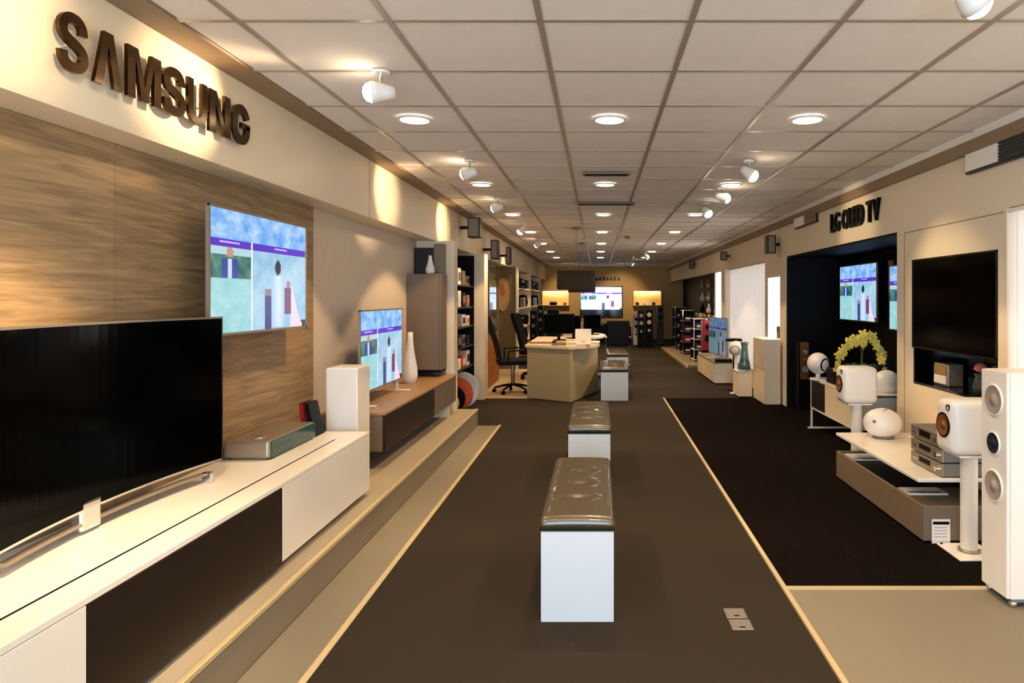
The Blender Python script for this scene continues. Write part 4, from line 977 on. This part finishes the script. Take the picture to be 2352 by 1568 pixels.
for k, (x, y, w_, l_) in enumerate(((-.22, 9.68, .2, .2), (-.09, 10.1, .20, .28), (-.36, 10.05, .2, .26))):
    t = wthing('paper_stack', ['white papers near the front corner of the desk', 'white papers at the rounded desk end', 'small stack of white papers mid desk'][k], 'papers', (x, y, .775), 'papers on the desk')
    for q in range(3): obj('sheet', B(x-w_/2+.01*q, x+w_/2+.01*q, y-l_/2-.01*q, y+l_/2-.01*q, .776+.012*q, .786+.012*q), paper, t)
t = wthing('letter_holder', 'white upright document holder on the desk', 'document holder', (-.22, 10.42, .775)); obj('body', B(-.34, -.10, 10.35, 10.38, .776, .98), whitesp, t); obj('base', B(-.34, -.10, 10.35, 10.48, .776, .79), whitesp, t); obj('sheet', B(-.32, -.12, 10.34, 10.35, .79, .97), paper, t)
# second desk behind
t = wthing('meeting_table', 'white table behind the reception desk', 'table', (.0, 13.2, 0)); b = nb(); prism(b, [(-.09+.24*math.cos(a*PI/16), 12.9+.8*math.sin(a*PI/16)) for a in range(32)], 'z', .72, .75); obj('table_top', b, white, t)
obj('pedestal', cyl(nb(), (-.09, 12.9, .01), (-.09, 12.9, .72), .05), silver, t); obj('base', cyl(nb(), (-.09, 12.9, 0), (-.09, 12.9, .015), .26, n=28), silver, t)
monitor(-.10, 13.1, .75, .36, .28, .5, 'grey computer monitor on the white table')
def office_chair(x, y, rz, lab, s=1):
    """local: sitter faces +X"""
    t = thing('office_chair', lab, 'office chair', (x, y, 0), rz, 'black office chairs')
    b = nb(); prof = [(-.20, .50), (-.17, .50), (-.24, .80), (-.36, 1.17), (-.40, 1.18), (-.42, 1.14), (-.29, .78), (-.23, .50)]
    prism(b, prof, 'y', -.20, .20); bmesh.ops.bevel(b, geom=b.edges[:], offset=.012, segments=2, affect='EDGES'); obj('backrest', b, black, t, world=False, smooth=False)
    obj('seat', B(-.24, .24, -.24, .24, .44, .52, bev=.03, seg=3), black, t, world=False)
    obj('column', cyl(nb(), (0, 0, .12), (0, 0, .44), .03), chrome, t, world=False)
    obj('back_bracket', B(-.24, -.16, -.04, .04, .42, .6), grey, t, world=False)
    for k in range(5):
        a = k*2*PI/5+.3; bs = nb(); tube(bs, [(0, 0, .13), (.15*math.cos(a), .15*math.sin(a), .11), (.29*math.cos(a), .29*math.sin(a), .075)], [.022, .018, .014], 8)
        lg = obj('base_leg', bs, black, t, world=False); obj('caster', cyl(nb(), (.29*math.cos(a)-.02*math.sin(a), .29*math.sin(a)+.02*math.cos(a), .032), (.29*math.cos(a)+.02*math.sin(a), .29*math.sin(a)-.02*math.cos(a), .032), .030, n=14), black, lg, world=False)
    for q in (-1, 1): obj('armrest', tube(nb(), [(-.1, q*.25, .46), (-.1, q*.28, .66), (.12, q*.28, .67)], .016, 8), black, t, world=False)
    return t
office_chair(-1.30, 10.45, .25, 'black high-back office chair left of the reception desk')
office_chair(-1.12, 12.3, -.2, 'black office chair further back beside the shelving')
def visitor_chair(x, y, rz, lab):
    """local: back towards -Y"""
    t = thing('visitor_chair', lab, 'chair', (x, y, 0), rz, 'black visitor chairs')
    obj('seat', B(-.24, .24, -.22, .24, .43, .50, bev=.02, seg=2), black, t, world=False); obj('backrest', B(-.24, .24, -.27, -.22, .44, .97, bev=.02, seg=2), black, t, world=False)
    for q in (-1, 1): obj('frame', tube(nb(), [(q*.25, -.24, .62), (q*.25, .20, .62), (q*.25, .24, .55), (q*.25, .24, .02), (q*.25, -.24, .014)], .013, 8), chrome, t, world=False)
visitor_chair(.43, 14.6, 0, 'black visitor chair behind the farthest bench')

# ================================================================ FAR END
for k, (x0, x1) in enumerate(((-1.93, -1.01), (1.24, 2.2))):
    t = wthing('lit_niche', ['glowing yellow wall niche left of the far screen', 'glowing yellow wall niche right of the far screen'][k], 'niche', ((x0+x1)/2, YB-.1, 1.2), 'glowing niches in the back wall')
    obj('back_panel', B(x0, x1, YB-.02, YB-.001, 1.2, 1.70), mat('niche_cream', (250, 226, 160), .6, var=.02), t)
    obj('top_panel', B(x0, x1, YB-.30, YB-.02, 1.685, 1.70), yellowish, t); obj('light_strip', B(x0+.05, x1-.05, YB-.10, YB-.06, 1.675, 1.685), nichem, t)
    for xx in (x0-.02, x1): obj('side_panel', B(xx, xx+.02, YB-.30, YB-.001, 1.2, 1.70), yellowish, t)
    obj('shelf', B(x0-.02, x1+.02, YB-.32, YB-.001, 1.18, 1.2), cream, t)
t = wthing('bowl', 'wide black bowl in the left glowing niche', 'bowl', (-1.55, YB-.17, 1.2)); obj('body', lathe(nb(), [(0, 0), (.1, 0), (.13, .03), (.13, .11), (0, .12)], (-1.55, YB-.17, 1.2), n=24), black, t, smooth=True); obj('rim', lathe(nb(), [(.13, .09), (.14, .10), (.13, .12), (.12, .11)], (-1.55, YB-.17, 1.2), n=24), grey, t, smooth=True)
for k, (x, m_, n_) in enumerate(((-1.15, cone2, 'small brown jar at the right of the left niche'), (1.38, darkw, 'small dark jar in the right niche'), (1.62, paper, 'small white jar in the right niche'), (1.95, darkw, 'wide dark jar at the end of the right niche'))):
    t = wthing('jar', n_, 'jar', (x, YB-.17, 1.2), 'jars in the glowing niches'); obj('body', lathe(nb(), [(0, 0), (.05, 0), (.07, .05), (.04, .1), (0, .1)], (x, YB-.17, 1.2), n=16), m_, t, smooth=True); obj('lid', sph(nb(), (x, YB-.17, 1.3), .03, .03, .015, 10, 6), m_, t, smooth=True)
flat_tv('bright far television on the back wall with black lower band', (.13, YB-.09, .79), 0, 1.49, 1.07, washed=True, dim=1.8, chin=.22, bez=.035, arm=.085)
t = wthing('low_cabinet', 'long black low cabinet under the far television', 'cabinet', (.33, 22.9, 0)); obj('body', B(-.42, 1.1, 22.6, 23.2, .06, .50, bev=.005), black, t); obj('plinth', B(-.40, 1.08, 22.65, 23.15, 0, .06), darkw, t)
for k in range(2): obj('door', B(-.40+.75*k, .33+.75*k, 22.585, 22.6, .08, .48, bev=.003), blackg, t)
for k, (x0, x1) in enumerate(((-.08, .30), (.55, .80))):
    t = wthing('hifi_component', ['wide dark amplifier on the far black cabinet', 'narrow dark player on the far black cabinet'][k], 'hi-fi component', ((x0+x1)/2, 22.9, .50), 'players on the far black cabinet'); obj('case', B(x0, x1, 22.7, 23.0, .502, .60, bev=.005), darkw, t); obj('display', B(x0+.08, x1-.08, 22.695, 22.7, .54, .57), silver, t)
def far_tower(px, pw, Y, ztop, lab, m_=black, con=cone, z0=0):
    c = at(px, VY, Y); w2 = pw*Y/F/2; t = wthing('tower_speaker', lab, 'speaker', (c.x, Y, z0), 'floor speakers at the far end')
    obj('cabinet', B(c.x-w2, c.x+w2, Y, Y+.3, z0+.02, ztop, bev=.008), m_, t); obj('plinth', B(c.x-w2-.01, c.x+w2+.01, Y-.01, Y+.31, z0, z0+.02), black, t)
    drivers(t, [(c.x, ztop-.14, w2*.62), (c.x, ztop-.36, w2*.62), (c.x, ztop-.60, w2*.4)], ('y-', Y), m_, con)
for a in ((1461, 12, 20.6, .95, 'slim white speaker tower left in the far right group', whitesp, black), (1473, 15, 19.8, 1.08, 'black speaker tower left of centre in the far right group', black, cone), (1491, 17, 20.0, 1.10, 'wide black speaker tower with pale cones in the far right group', black, paper),
          (1517, 14, 20.8, 1.22, 'tallest black speaker tower in the far right corner', darkw, black), (1225, 16, 16.2, 1.15, 'black speaker tower beside the far cream shelves', black, grey), (1241, 12, 17.6, 1.25, 'slim black speaker tower nearer the left niche', black, grey)):
    far_tower(a[0], a[1], a[2], a[3], a[4], a[5], a[6])
c0 = at(1270, 740, 18.0)
t = wthing('display_stand', 'black stand with white shelf carrying a black box by the left niche', 'display stand', (c0.x, 18.1, 0)); obj('body', B(c0.x-.17, c0.x+.2, 18.0, 18.3, 0, .78, bev=.004), black, t); obj('shelf', B(c0.x-.2, c0.x+.22, 17.98, 18.32, .78, .81), white, t)
t = wthing('bookshelf_speaker', 'black box speaker with pale cone on the white-topped stand', 'speaker', (c0.x, 18.1, .81)); obj('cabinet', B(c0.x-.15, c0.x+.15, 18.02, 18.28, .811, 1.14, bev=.01), black, t); drivers(t, [(c0.x, .93, .07)], ('y-', 18.02), black, cone)
# red flowers on a plinth
c0 = at(1308, 738, 17.0)
t = wthing('display_block', 'pale block under the red flowers', 'display block', (c0.x, 17.1, 0)); obj('body', B(c0.x-.16, c0.x+.3, 17.0, 17.3, 0, .80, bev=.004), paper, t); obj('top', B(c0.x-.17, c0.x+.31, 16.99, 17.31, .80, .82), white, t)
t = wthing('flower_arrangement', 'red flowers on the pale block before the back wall', 'flowers', (c0.x, 17.15, .82)); obj('pot', lathe(nb(), [(0, 0), (.05, 0), (.07, .07), (0, .07)], (c0.x, 17.15, .82), n=16), paper, t, smooth=True)
for k in range(12):
    a = k*2.4; r_ = .04+.012*k; p = Vector((c0.x+r_*math.cos(a)*1.2, 17.15+r_*math.sin(a)*.5, .93+.03*math.sin(k*1.7)))
    st = obj('stem', cyl(nb(), (c0.x, 17.15, .88), p, .004, n=5), stemm, t); obj('flower', sph(nb(), p, .04, .035, .03, 8, 6), red if k % 3 else orange, st, smooth=True)
